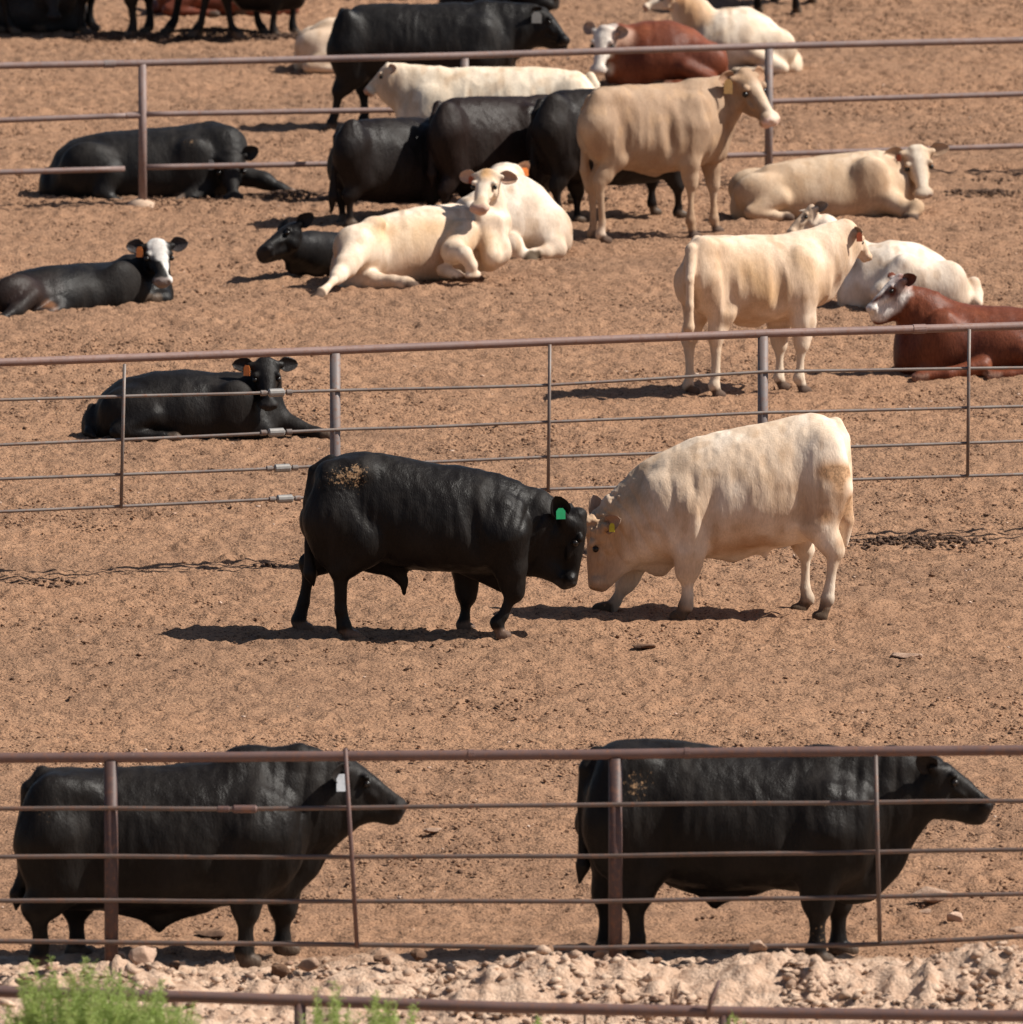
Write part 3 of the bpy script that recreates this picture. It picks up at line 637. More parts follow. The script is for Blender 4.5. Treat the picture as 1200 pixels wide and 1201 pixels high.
# ------------------------------------------------------------------ nearest pen: two big black bulls behind the fence
def front_left_bull():
    b = Body(190, 1127, 6, .014)
    b.torso([(38,935,1050,.14),(48,908,1062,.24),(65,899,1066,.30),(100,899,1066,.33),(140,900,1066,.37),(190,898,1068,.40),(240,893,1064,.40),(275,886,1062,.37),(305,885,1060,.33),(325,893,1050,.27)], cap=.10)
    b.chain([(300,960,0),(345,950,0),(385,940,0),(405,938,0)], [.40,.31,.22,.17], .60, .08); b.seg((290,905,0),(350,898,0),.15,.12,.7,.08); b.seg((350,897,0),(410,910,0),.12,.09,.7,.07)
    b.chain([(345,1010,0),(330,1035,0)], [.16,.14], .6, .08); b.seg((385,960,0),(350,1005,0),.12,.14,.45,.06)
    for v in (-.21, .21):
        b.ell((62,985,v), (.22,.13,.42), .09); b.seg((62,928,v*.6),(100,925,v*.85),.07,.05,1,.13)
        b.ell((305,985,v*1.2), (.18,.12,.32), .13); b.ell((268,1005,v*1.3), (.12,.085,.18), .09); b.ell((330,985,v), (.15,.12,.26),.1)
    b.leg([(62,985,-.22),(72,1030,-.22),(46,1066,-.22),(50,1105,-.22),(47,1120,-.22),(53,None,-.22)], [.24,.17,.095,.058,.060,.065], .75, fwd=(1,0,0))
    b.leg([(80,985,.2),(102,1030,.2),(88,1066,.2),(90,1105,.2),(87,1118,.2),(94,None,.2)], [.22,.16,.09,.058,.060,.065], .75, fwd=(1,0,0))
    b.leg([(298,980,-.25),(292,1030,-.25),(289,1068,-.24),(289,1105,-.24),(287,1115,-.24),(290,None,-.24)], [.22,.135,.080,.058,.062,.068], .85, fwd=(1,0,0))
    b.leg([(325,985,.22),(332,1030,.22),(331,1068,.22),(331,1102,.22),(330,1110,.22),(334,None,.22)], [.20,.13,.078,.056,.060,.066], .85, fwd=(1,0,0))
    b.crease((262,915),(258,1050),.38,.014,.06); b.crease((128,930),(120,1050),.35,.012,.06)
    b.seg((150,1050,0),(185,1078,0),.12,.045,.6,.10); b.seg((185,1074,0),(187,1090,0),.04,.014,1,.03); b.seg((187,1078,0),(235,1058,0),.04,.08,.6,.08)
    b.tail([(52,908,0),(35,925,-.03),(29,970,-.05),(29,1020,-.06),(22,1048,-.07),(20,1066,-.07)], [.06,.05,.035,.035,.05,.012])
    b.head((410,888,-.02),(481,938,-.05), .50, left=(0,1,0), fat=1.0, deep=1.2, earL=(-.5,1,.1), earR=(-.45,-.9,-.35,(0,-1,0)))
    b.seg((415,940,-.02),(458,955,-.02),.10,.07,.75,.06)
    b.folds += [((360,935,0), .30, (1,0,-.1), 8, .014), ((290,960,-.35), .3, (1,0,0), 5, .008)]
    b.eartag(-1, 'tag_white', .085, .5, hang=(.2,-1,.1), w=.85)
    b.paint((60,960,-.3), None, .25, None, .3, .43)
    return b.build('bull', 'big black bull with white ear tag, side-on behind the nearest fence', 'bull', PEN1, (.0105,.0085,.0075), 'black', mud_legs=.2, **BK)
front_left_bull()
def front_right_bull():
    b = Body(850, 1124, 0, .014)
    b.torso([(697,905,990,.15),(704,878,1008,.26),(722,868,1015,.31),(757,865,1024,.34),(800,869,1038,.38),(850,877,1044,.39),(900,884,1042,.38),(950,886,1046,.35),(985,888,1046,.31),(1005,897,1040,.26)], cap=.09)
    b.chain([(975,955,0),(1015,945,0),(1050,935,0),(1070,932,0)], [.38,.29,.21,.17], .60, .08); b.seg((960,900,0),(1050,900,0),.13,.12,.7,.08); b.seg((1050,900,0),(1085,908,0),.12,.09,.7,.07)
    b.chain([(1030,1000,0),(1010,1030,0),(995,1038,0)], [.17,.14,.11], .6, .08); b.seg((1065,955,0),(1030,1010,0),.12,.14,.45,.06)
    for v in (-.21, .21):
        b.ell((722,960,v), (.20,.13,.40), .09); b.seg((718,898,v*.6),(755,895,v*.9),.07,.05,1,.13)
        b.ell((970,975,v*1.2), (.18,.12,.31), .13); b.ell((930,990,v*1.3), (.12,.085,.16), .09); b.ell((1000,975,v), (.15,.12,.26),.1)
    b.leg([(730,965,-.2),(756,1010,-.2),(744,1055,-.2),(748,1100,-.2),(746,1114,-.2),(752,None,-.2)], [.25,.17,.085,.056,.060,.066], .75, fwd=(1,0,0))
    b.leg([(715,965,.2),(725,1010,.2),(712,1055,.2),(711,1100,.2),(709,1114,.2),(714,None,.2)], [.22,.16,.085,.056,.060,.066], .75, fwd=(1,0,0))
    b.leg([(968,975,-.25),(960,1025,-.25),(958,1062,-.24),(958,1103,-.24),(956,1113,-.24),(960,None,-.24)], [.21,.13,.084,.058,.064,.070], .85, fwd=(1,0,0))
    b.leg([(990,975,.18),(988,1025,.18),(984,1060,.18),(984,1100,.18),(984,1110,.18),(990,None,.18)], [.20,.12,.078,.056,.062,.068], .85, fwd=(1,0,0))
    b.crease((930,905),(925,1030),.36,.014,.06); b.crease((780,900),(778,1010),.35,.012,.06)
    b.seg((800,1020,0),(836,1048,0),.11,.045,.6,.10); b.seg((836,1045,0),(838,1062,0),.04,.016,1,.03); b.seg((840,1050,0),(885,1035,0),.05,.08,.6,.08)
    b.tail([(700,885,0),(688,900,-.03),(684,940,-.05),(684,990,-.06),(684,1015,-.07),(679,1036,-.07)], [.06,.05,.035,.032,.05,.010])
    b.head((1099,887,-.02),(1170,937,-.05), .50, left=(0,1,0), fat=1.0, deep=1.18, earL=(-.5,1,.1), earR=(-1.0,-.75,.1,(0,-1,-.2)))
    b.seg((1100,940,-.02),(1145,955,-.02),.10,.07,.75,.06)
    b.folds += [((1030,935,0), .32, (1,0,-.1), 8, .014), ((960,960,-.35), .3, (1,0,0), 5, .008)]
    b.paint((745,920,-.3), None, .16, None, .2, .54); b.paint((955,940,-.4), None, .16, None, .2, .46); b.paint((720,960,-.3), None, .2, None, .3, .42); b.paint((958,1090,-.24), None, .16, None, .1, .42)
    return b.build('bull', 'big black bull with untagged drooping ear and dusty hip, side-on behind the nearest fence', 'bull', PEN1, (.0105,.0085,.0075), 'black', mud_legs=.25, **BK)
front_right_bull()

# ------------------------------------------------------------------ third pen
def lying_black_calf():
    b = Body(215, 511, 4, .013)
    b.ell((275,478,-.25),(.18,.10,.22),.10)
    b.torso([(110,480,520,.18),(118,462,524,.26),(140,446,526,.31),(180,435,527,.34),(220,434,527,.35),(260,437,526,.33),(290,446,524,.29),(312,462,522,.22)], cap=.10)
    b.chain([(280,470,0),(300,462,0),(312,446,-.03)], [.24,.18,.12], .75, .07); b.seg((312,470,-.05),(325,495,-.08),.12,.12,.8,.08)
    lying(b, 150, 310, 1, .9, w=.28, far=False)
    b.leg([(320,492,-.05),(345,500,-.12),(372,508,-.2),(385,511,-.22)], [.11,.07,.045,.05], 1, .04, fwd=(1,0,0))
    b.head((312,421,-.16),(317,472,0), .43, fat=1.15, toward=1, left=(1,.1,0), earL=(-.1,1,-.15,(0,-1,.3)), earR=(-.1,1*-1,.0,(0,-1,.3)), earlen=.42)
    b.eartag(-1, 'tag_orange', .066, .3, drop=.6, hang=(-.2,-1,.1))
    b.tail([(108,478,0),(104,495,-.1),(106,508,-.2),(114,513,-.3)])
    return b.build('cow', 'black cow lying down behind the middle fence, facing the camera, foreleg stretched right', 'cow', PEN3, (.0105,.0090,.0085), 'black', mud_legs=.35, **BK)
lying_black_calf()
def lying_white_face():
    b = Body(90, 356, 34, .013)
    b.torso([(-14,352,400,.2),(0,335,398,.27),(25,320,392,.31),(55,313,386,.33),(95,309,380,.33),(130,307,374,.32),(155,310,366,.28),(172,318,360,.22)], cap=.1)
    b.chain([(155,325,0),b.W(172,318,.38),b.W(184,300,.33)], [.22,.17,.12], .8, .06); b.chain([b.W(180,330,.35),b.W(186,345,.35)],[.15,.13],.9,.08)
    haunch(b, 22, 350, -.24, (.26,.12,.20)); b.ell((142,335,-.24),(.20,.11,.22),.10); b.crease((112,318),(108,370),.33,.03); b.seg((40,348,-.33),(22,366,-.40),.085,.065,1,.05); b.leg([(22,366,-.42),(5,378,-.46),(-8,384,-.5)],[.065,.045,.05],1,.04,fwd=(-.8,-.4,0)); b.leg([(70,365,-.3),(52,372,-.4),(40,376,-.42)],[.09,.05,.045],1,.05,fwd=(-1,0,0))
    b.leg([b.W(183,345,.30),b.W(190,352,.2),b.W(180,None,.12)], [.12,.085,.05], 1, .05)
    b.head(b.W(184,280,.2),(192,324,0), .47, toward=1, left=(1,.15,0), fat=1.2, earL=(-.05,1,.15,(.1,-1,.3)), earR=(-.05,-1,.0,(-.1,-1,.3)), earlen=.36)
    b.eartag(-1, 'tag_orange', .07, .28, hang=(-.1,-1,.1))
    WHT=(.74,.72,.68); H=b.Hf
    b.paint(H(-.05,0,-.02), H(.38,0,0), .088, WHT, .012, wob=.3); b.paint(H(.3,-.02,0), H(.9,.16,-.1), .042, WHT, .012); b.paint(H(.45,-.10,-.0), H(.8,-.06,-.05), .035, (.0095,.0082,.0080), .012)
    b.paint(b.P(58,362,-.33), b.P(62,368,-.34), .06, (.40,.18,.08), .03); b.paint(b.P(35,345,-.3), None, .25, (.030,.018,.015), .15)
    return b.build('cow', 'black cow with a white blaze and orange tag, lying at the left edge', 'cow', PEN3, (.0095,.0082,.0080), 'black', mud_legs=.3, muzzle=(.25,.2,.18), hoofcol=(.10,.07,.05), earin=(.06,.05,.05))
lying_white_face()
def resting_black_head():
    b = Body(405, 318, 0, .015)
    b.yaw = math.radians(48); b.u = np.array([math.cos(b.yaw), math.sin(b.yaw), 0]); b.n = np.array([-math.sin(b.yaw), math.cos(b.yaw), 0])
    b.torso([(385,294,330,.18),(400,284,330,.22),(420,278,328,.25),(450,274,322,.26),(475,274,318,.24),(492,285,314,.18)], cap=.1)
    b.chain([(395,300,0),(365,296,-.02),(345,292,-.04)], [.21,.17,.14], .8, .06); b.seg((380,312,0),(345,312,0),.1,.08,.8,.06)
    lying(b, 478, 400, -1, .75, near=False)
    b.head((341,262,-.04),(305,290,-.06), .37, left=(0,-1,0), earL=(-.6,.9,.1,(-.3,-1,0)), earR=(-.9,-.5,.5,(-.4,-1,0)), fat=1.1)
    b.seg((335,290,-.04),(312,302,-.04),.11,.07,.8,.05)
    return b.build('cow', 'black cow behind the big cream one, only head and neck in view', 'cow', PEN3, (.0095,.0082,.0080), 'black', **BK)
resting_black_head()
def big_cream_cow():
    b = Body(490, 327, 22, .012)
    b.torso([(402,292,350,.18),(414,276,348,.26),(436,257,342,.30),(468,247,336,.32),(505,242,330,.33),(538,239,324,.32),(560,246,318,.29),(576,262,316,.22)], cap=.09)
    b.chain([(560,280,-.05),b.W(576,262,.08),b.W(575,238,.08),b.W(573,220,.04)], [.24,.17,.135,.115], .85, .05); b.seg(b.W(566,250,-.06),b.W(576,300,-.20),.075,.10,.8,.05); b.chain([b.W(580,262,-.05),b.W(583,295,-.05),b.W(574,306,-.1)], [.10,.12,.10], .9, .05)
    haunch(b, 422, 292, -.24, (.24,.14,.22)); b.ell((440,262,-.2),(.10,.07,.06),.08)
    b.leg([b.W(420,292,-.50),b.W(406,315,-.80),b.W(396,328,-1.0),b.W(384,341,-1.2),b.W(379,346,-1.25),b.W(376,349,-1.3)], [.15,.095,.052,.038,.046,.048], 1, .05, fwd=(-.6,-.4,-.3))
    b.leg([b.W(415,330,-.35),b.W(440,331,-.55),b.W(462,332,-.65),b.W(476,334,-.7),b.W(482,335,-.7)], [.12,.08,.055,.055,.055], 1, .05, fwd=(1,0,0))
    b.leg([(545,278,-.28),b.W(532,296,-.35),b.W(545,300,-.52),b.W(553,312,-.52),b.W(553,322,-.50)], [.15,.105,.068,.048,.052], .9, .04, fwd=(.5,-.5,0))
    b.leg([b.W(520,318,-.35),b.W(538,324,-.45)], [.06,.045], 1, .04, fwd=(1,0,0))
    b.head(b.W(571,199,-.04),(560,240), .43, toward=1, left=(1,-.2,.12), earL=(-.1,1,-.35,(.1,-1,.1)), earR=(-.1,-1,-.2,(-.1,-1,.1)), earlen=.42, fat=1.2)
    b.eartag(-1, 'tag_red', .05, .25, hang=(-.3,-1,.1))
    H=b.Hf; OR=(.60,.36,.18)
    b.paint(H(.0,0,0), H(.12,0,0), .06, OR, .05); b.paint(b.W(570,280,-.3), b.W(560,300,-.4), .10, (.62,.40,.22), .08); b.paint(b.P(402,300,-.3), None, .08, (.50,.28,.15), .08); b.paint(b.P(480,310,-.35), b.P(530,300,-.3), .10, (.62,.42,.28), .1)
    b.paint(b.P(455,270,-.3), b.P(520,265,-.3), .14, (.68,.48,.30), .12)
    return b.build('cow', 'cream cow lying with her face to the camera and one hind leg stretched out left', 'cow', PEN3, (.82,.68,.54), 'cream', muzzle=(.55,.36,.30), hoofcol=(.12,.08,.06), earin=(.40,.20,.13), legcol=None, mud_legs=.3)
big_cream_cow()
def white_cow_behind():
    b = Body(618, 296, 30, .013)
    b.torso([(548,232,290,.22),(565,222,296,.28),(590,210,300,.32),(612,206,302,.34),(630,216,302,.33),(645,232,301,.29),(654,250,300,.2)], cap=.1)
    haunch(b, 645, 272, -.22, (.22,.15,.24)); b.leg([(645,285,-.3),(652,292,-.38),(640,297,-.42),(626,298,-.42)], [.12,.09,.055,.05], 1, .05, fwd=(-1,0,0))
    b.leg([(600,290,-.35),b.W(612,305,-.45),b.W(622,307,-.5)], [.12,.07,.055], 1, .05, fwd=(1,0,0))
    b.chain([(585,225,.1),b.W(592,212,.45),b.W(600,208,.35)], [.20,.16,.13], .9, .06)
    b.head(b.W(598,194,.5),(578,222,0), .40, toward=1, left=(.9,-.3,0), earL=(-.5,.8,.75,(.2,-1,0)), earR=(-.1,-1,-.1))
    b.eartag(1, 'tag_orange', .06, .55, hang=(.3,-1,.1), w=1.2)
    return b.build('cow', 'white cow lying behind the big cream cow, orange tag in its raised ear', 'cow', PEN3, (.80,.68,.56), 'cream', **CR)
white_cow_behind()
def tan_standing_calf():
    b = Body(765, 279, 24, .012)
    b.torso([(690,130,180,.14),(694,115,190,.21),(706,105,196,.26),(735,101,199,.30),(770,99,203,.31),(800,97,200,.29),(822,96,194,.25),(835,105,186,.19)], cap=.09)
    b.chain([(818,130,0),(838,124,0),(858,114,0)], [.27,.225,.165], .65, .06); b.seg((815,108,0),(860,98,0),.10,.09,.8,.07); b.seg((850,135,0),(840,175,0),.12,.13,.55,.06)
    for v in (-.17, .17):
        b.ell((703,150,v), (.17,.10,.30), .08); b.seg((702,116,v*.6),(725,114,v*.8),.05,.045,1,.12); b.ell((815,142,v*1.2), (.13,.08,.23), .07)
    b.leg([(702,150,-.18),(722,186,-.18),(703,216,-.18),(706,262,-.18),(704,276,-.18),(709,None,-.18)], [.18,.11,.055,.036,.040,.048], .75, fwd=(1,.3,0))
    b.leg([(700,150,.1),(713,186,.12),(694,218,.12),(696,262,.14),(694,274,.14),(698,None,.14)], [.16,.10,.052,.036,.040,.048], .75, fwd=(1,.3,0))
    b.leg([(812,150,-.2),(808,190,-.2),(810,217,-.18),(810,250,-.18),(810,258,-.18),(813,None,-.18)], [.16,.095,.055,.038,.044,.052], .8, fwd=(1,.3,0))
    b.leg([(832,165,.1),(835,195,.12),(837,217,.12),(838,247,.12),(838,255,.12),(841,None,.12)], [.13,.085,.053,.037,.042,.05], .8, fwd=(1,.3,0))
    b.crease((785,115),(790,190),.27,.010); b.crease((728,112),(738,180),.27,.010,.06)
    b.seg((735,188,0),(768,200,0),.07,.05,.6,.06)
    b.tail([(692,118,0),(685,128,.05),(684,160,.1),(686,200,.12),(688,225,.12)])
    b.head(b.W(876,80,.2),(911,136,0), .56, toward=1, left=(.75,.65,0), fat=1.08, deep=1.3, earL=(-.1,1,-.15,(.3,-1,.1)), earR=(-.25,-1,-.05,(-.2,-1,.1)), earlen=.32)
    b.folds += [((845,125,-.1), .20, (1,0,.3), 10, .012)]
    b.eartag(-1, 'tag_buff', .10, .45, hang=(-.1,-1,.1), w=.75)
    H=b.Hf; b.paint(H(.35,0,0), H(1,0,0), .05, (.72,.58,.45), .05)
    b.paint((700,175,-.25), None, .10, (.30,.18,.11), .07); b.paint((706,None,-.18), None, .1, (.62,.5,.4), .1)
    return b.build('cow', 'tan young cow standing tallest at centre right, large buff ear tag, looking right', 'cow', PEN3, (.43,.30,.205), 'cream', belly=(.33,.22,.145), muzzle=(.72,.50,.42), hoofcol=(.12,.08,.06), earin=(.38,.22,.14), mud_legs=.3)
tan_standing_calf()
def tan_lying_cow():
    b = Body(965, 253, 6, .013)
    b.ell((1020,212,-.24),(.18,.10,.22),.10)
    b.torso([(868,225,262,.2),(876,208,264,.27),(898,195,265,.31),(930,187,266,.33),(975,182,266,.34),(1010,177,265,.32),(1040,180,262,.28),(1058,192,260,.22)], cap=.09)
    b.chain([(1035,205,0),b.W(1055,200,.10),b.W(1072,192,.14)], [.22,.16,.11], .75, .06); b.seg(b.W(1060,215,.08),b.W(1064,240,.0),.12,.11,.8,.06)
    lying(b, 888, 1055, 1, .9, w=.28, shank=.36, front=False)
    b.leg([(1040,235,-.22),b.W(1062,248,-.32),b.W(1074,244,-.38),b.W(1068,255,-.45)], [.13,.08,.06,.055], 1, .05, fwd=(-.5,-.5,0))
    b.head(b.W(1075,173,-.02),(1083,226,0), .47, toward=1, left=(1,.05,0), fat=1.22, earL=(-.05,1,.15,(.1,-1,.3)), earR=(-.1,-1,.15,(-.1,-1,.2)), earlen=.42)
    b.eartag(-1, 'tag_red', .05, .30, hang=(-.2,-1,.1))
    H=b.Hf; b.paint(H(0,0,0), H(.9,0,0), .06, (.76,.66,.54), .05)
    return b.build('cow', 'tan cow lying at the upper right with a pale face toward the camera', 'cow', PEN3, (.64,.48,.34), 'cream', belly=(.50,.36,.24), muzzle=(.25,.17,.14), hoofcol=(.12,.08,.06), earin=(.36,.22,.14))
tan_lying_cow()
def white_lying_right():
    b = Body(1070, 358, -4, .013)
    b.torso([(994,308,376,.24),(1012,290,376,.3),(1045,281,376,.34),(1080,287,374,.34),(1105,300,372,.32),(1126,318,368,.28),(1140,334,365,.2)], cap=.09)
    b.chain([(1010,315,.1),b.W(985,290,.25),b.W(968,268,.3)], [.24,.18,.13], .8, .06)
    haunch(b, 1070, 335, -.26, (.30,.14,.22)); haunch(b, 1110, 335, -.22, (.18,.13,.22))
    b.seg((1060,312,-.3),(1030,345,-.38),.10,.08,1,.05); b.leg([(1035,345,-.4),(1055,364,-.5),(1078,368,-.5)], [.08,.05,.05], 1, .05, fwd=(1,0,0))
    b.tail([(1142,332,0),(1146,345,-.1),(1146,356,-.2)],[.06,.05,.045])
    b.head(b.W(950,240,.3),b.W(921,270,.15), .40, left=(.1,-1,0), fat=1.05, earL=(-.8,.8,-.35,(-.5,-.8,0)), earR=(-.1,-1,.2), earlen=.42)
    b.paint(b.W(950,240,.3), b.W(930,268,.1), .13, (.52,.38,.27), .08)
    return b.build('cow', 'white cow lying behind the red cow, head hidden past the standing cream calf', 'cow', PEN3, (.84,.72,.60), 'cream', muzzle=(.5,.35,.3), hoofcol=(.12,.08,.06), earin=(.06,.04,.03))  # inner ear near black: its shade is put into the colour
white_lying_right()
def cream_standing_calf():
    b = Body(872, 461, 22, .012)
    b.torso([(806,312,358,.15),(811,292,366,.22),(824,280,372,.27),(850,277,376,.30),(885,276,380,.32),(920,275,374,.31),(945,274,366,.28),(960,284,358,.21)], cap=.09)
    b.chain([(945,312,0),b.W(968,300,.28),b.W(990,286,.36)], [.27,.225,.16], .65, .06); b.seg((935,288,0),b.W(990,268,.36),.10,.085,.8,.07); b.seg(b.W(985,300,.3),(968,342,0),.12,.10,.5,.05)
    for v in (-.18, .18):
        b.ell((824,325,v), (.17,.11,.32), .08); b.seg((820,292,v*.6),(845,290,v*.8),.05,.045,1,.12); b.ell((938,325,v*1.2), (.14,.09,.24), .07)
    b.leg([(828,330,-.2),(846,366,-.2),(839,398,-.2),(839,440,-.2),(837,452,-.2),(841,None,-.2)], [.19,.12,.058,.040,.044,.05], .75, fwd=(1,.2,0))
    b.leg([(815,330,.12),(818,366,.12),(808,400,.12),(809,440,.12),(807,452,.12),(811,None,.12)], [.17,.11,.055,.040,.044,.05], .75, fwd=(1,.2,0))
    b.leg([(938,335,-.2),(942,378,-.2),(940,405,-.2),(938,436,-.2),(937,443,-.2),(942,None,-.2)], [.16,.10,.058,.040,.046,.052], .8, fwd=(1,.2,0))
    b.leg([(920,345,.12),(914,380,.12),(915,405,.12),(915,434,.12),(914,442,.12),(918,None,.12)], [.14,.09,.055,.038,.044,.05], .8, fwd=(1,.2,0))
    b.crease((912,290),(915,368),.28,.010); b.crease((850,292),(858,360),.27,.010,.06)
    b.seg((870,372,0),(888,378,0),.07,.04,.6,.06)
    b.tail([(818,284,0),(810,294,-.20),(808,330,-.32),(808,360,-.34),(807,385,-.34),(809,400,-.34)],[.05,.045,.034,.036,.05,.02])
    b.head(b.W(1002,262,.42),b.W(1027,298,.58), .45, left=(-.4,.9,0), fat=1.05, deep=1.3, earL=(-.2,1,-.1), earR=(-.3,-.9,.15,(-.5,-.8,0)), earlen=.40)
    b.eartag(-1, 'tag_red', .06, .7, hang=(.1,-1,.1))
    b.paint((880,320,-.3), (900,345,-.3), .12, (.56,.36,.20), .12); b.paint((935,300,-.3), (950,320,-.3), .07, (.58,.40,.25), .08)
    b.paint(b.P(812,300,-.2), b.P(810,400,-.26), .05, (.42,.29,.19), .02, None, .1)
    return b.build('cow', 'cream young cow standing with its tail to the left, above the red cow', 'cow', PEN3, (.76,.60,.46), 'cream', belly=(.60,.42,.28), muzzle=(.66,.5,.4), hoofcol=(.12,.08,.06), legcol=(.66,.54,.42), earin=(.10,.06,.045), mud_legs=.3)
cream_standing_calf()
def red_lying_cow():
    b = Body(1180, 439, 3, .013)
    b.ell((1105,400,-.25),(.18,.10,.26),.09)
    b.torso([(1062,385,446,.2),(1076,358,450,.27),(1100,350,452,.32),(1140,357,453,.35),(1190,361,454,.37),(1240,366,454,.36),(1275,378,452,.3),(1290,395,450,.2)], cap=.1)
    b.chain([(1095,385,0),(1080,368,-.04),(1066,355,-.06)], [.27,.21,.14], .7, .06); b.seg((1075,395,0),(1070,420,-.05),.15,.13,.8,.08)
    lying(b, 1225, 1085, -1, 1.0, w=.30, far=False, shank=.55); haunch(b, 1180, 410, -.28, (.24,.12,.18))
    b.leg([(1150,430,-.38),(1110,440,-.46),(1078,442,-.48)], [.08,.055,.055], 1, .05, fwd=(-1,0,0))
    b.head((1052,322,-.06),b.W(1012,359,-.22), .45, left=(.25,-1,0), fat=1.05, deep=1.1, earL=(-.65,.75,-.15,(-.3,-1,0)), earR=(-.4,-1,.3), earlen=.38)
    b.seg((1060,358,-.08),b.W(1030,372,-.16),.10,.07,.8,.05)
    WHT=(.74,.68,.62); H=b.Hf
    b.paint(H(.12,0,-.1), H(.9,0,-.2), .13, WHT, .02); b.paint(b.P(1060,350,-.3), b.P(1052,385,-.2), .04, WHT, .03)
    b.paint(H(.40,.2,-.10), H(.42,.2,-.14), .055, (.13,.035,.02), .02); b.paint(H(.5,.12,-.06), H(.8,.08,-.04), .028, (.10,.03,.02), .015)
    b.paint(H(0,.1,-.15), None, .07, (.22,.055,.025), .03)
    return b.build('cow', 'red cow with white face and dark eye patch, lying at the right edge', 'cow', PEN3, (.175,.050,.022), 'red', belly=(.12,.035,.018), muzzle=(.45,.22,.17), hoofcol=(.35,.2,.14), earin=(.10,.03,.02), muds=.0, mud_legs=.3)
red_lying_cow()
def far_white_calf():
    b = Body(570, 236, 0, .014)
    b.torso([(476,104,165,.18),(492,88,175,.24),(520,81,180,.27),(560,79,182,.29),(610,79,182,.29),(650,81,176,.27),(680,84,172,.24),(694,98,160,.15)], cap=.09)
    b.chain([(500,118,0),(478,108,0),(460,102,0)], [.24,.20,.15], .65, .06); b.seg((510,92,0),(462,86,0),.10,.09,.8,.08)
    for v in (-.17, .17):
        b.ell((672,128,v*.9), (.15,.10,.26), .13); b.ell((505,135,v*1.0), (.13,.08,.22), .13)
        for x, rr in ((678, .17), (506, .15)):
            b.leg([(x,140,v),(x-3,170,v),(x+4,195,v),(x,222,v),(x-2,230,v),(x-4,None,v)], [rr,.10,.055,.038,.042,.05], .8, fwd=(-1,0,0))
    b.tail([(692,90,0),(699,100,-.05),(700,140,-.06),(699,180,-.06)])
    b.head((452,75,0),(425,106,-.04), .44, left=(0,-1,0), fat=1.05, deep=1.3, earL=(-.75,.8,-.6,(-.5,-1,0)), earlen=.3)
    b.paint((455,100,-.1), None, .12, (.66,.47,.32), .1)
    return b.build('cow', 'white woolly-backed cow standing behind the dark cattle, head lowered to the left', 'cow', PEN3, (.80,.67,.52), 'cream', **CR)
far_white_calf()
def dark_calf(ax, ay, st, legs, tail, neck, head, label, yaw=34, base=(.013,.0095,.0085), th=None):
    b = Body(ax, ay, yaw, .014); b.torso(st, cap=.09)
    for pts in legs: b.leg(pts, [.17,.11,.055,.038,.042,.05], .8, fwd=(1,.3,0))
    (tx, ty), (sx, sy) = th
    for v in (-.17, .17): b.ell((tx,ty,v), (.17,.11,.30), .08); b.ell((sx,sy,v*1.2), (.14,.09,.24), .07)
    if tail: b.tail(tail)
    b.chain(neck, [.24,.19,.13], .65, .06); b.head(head[0], head[1], .42, left=(-.5,.85,0))
    return b.build('cow', label, 'cow', PEN3, base, 'black', mud_legs=.25, **BK)
dark_calf(440, 260, [(400,168,222,.17),(407,150,230,.24),(422,142,235,.28),(450,139,238,.31),(480,137,238,.31),(510,136,234,.29),(530,142,226,.2)],
    [[(412,180,-.18),(425,212,-.18),(410,232,-.18),(411,255,-.18),(409,265,-.18),(412,None,-.18)], [(410,180,.15),(416,212,.15),(400,232,.15),(402,255,.15),(400,262,.15),(403,None,.15)],
     [(505,185,-.2),(506,215,-.2),(506,232,-.2),(505,245,-.2),(505,250,-.2),(508,None,-.2)], [(520,185,.15),(522,212,.15),(522,226,.15),(522,240,.15),(522,244,.15),(524,None,.15)]],
    [(402,150,0),(394,162,-.08),(392,200,-.1),(391,232,-.1),(389,252,-.1)], [(520,168,0),(540,160,.1),(556,156,.1)], [(565,140,.1),(585,180,.1)],
    'black young cow with hanging tail, leftmost of the dark row behind the cream cow', th=((414,180),(508,178)))
dark_calf(565, 256, [(512,145,205,.17),(518,124,215,.24),(533,116,224,.28),(560,114,230,.31),(590,113,232,.32),(620,112,228,.3),(645,116,220,.2)],
    [[(525,160,-.18),(535,200,-.18),(522,226,-.18),(523,250,-.18),(521,258,-.18),(524,None,-.18)], [(522,160,.15),(530,200,.15),(545,224,.15),(546,245,.15),(545,250,.15),(548,None,.15)],
     [(620,165,-.2),(622,205,-.2),(621,226,-.2),(620,240,-.2),(620,246,-.2),(622,None,-.2)], [(635,165,.15),(637,205,.15),(637,222,.15),(636,236,.15),(636,240,.15),(638,None,.15)]],
    [(514,125,0),(508,140,-.06),(506,175,-.08),(507,205,-.08),(508,220,-.08)], [(635,142,0),(660,136,.1),(676,132,.1)], [(685,118,.1),(705,158,.1)],
    'dark brown-black young cow, middle one of the dark row behind the big cream cow', base=(.020,.0125,.0105), th=((526,160),(622,155)))
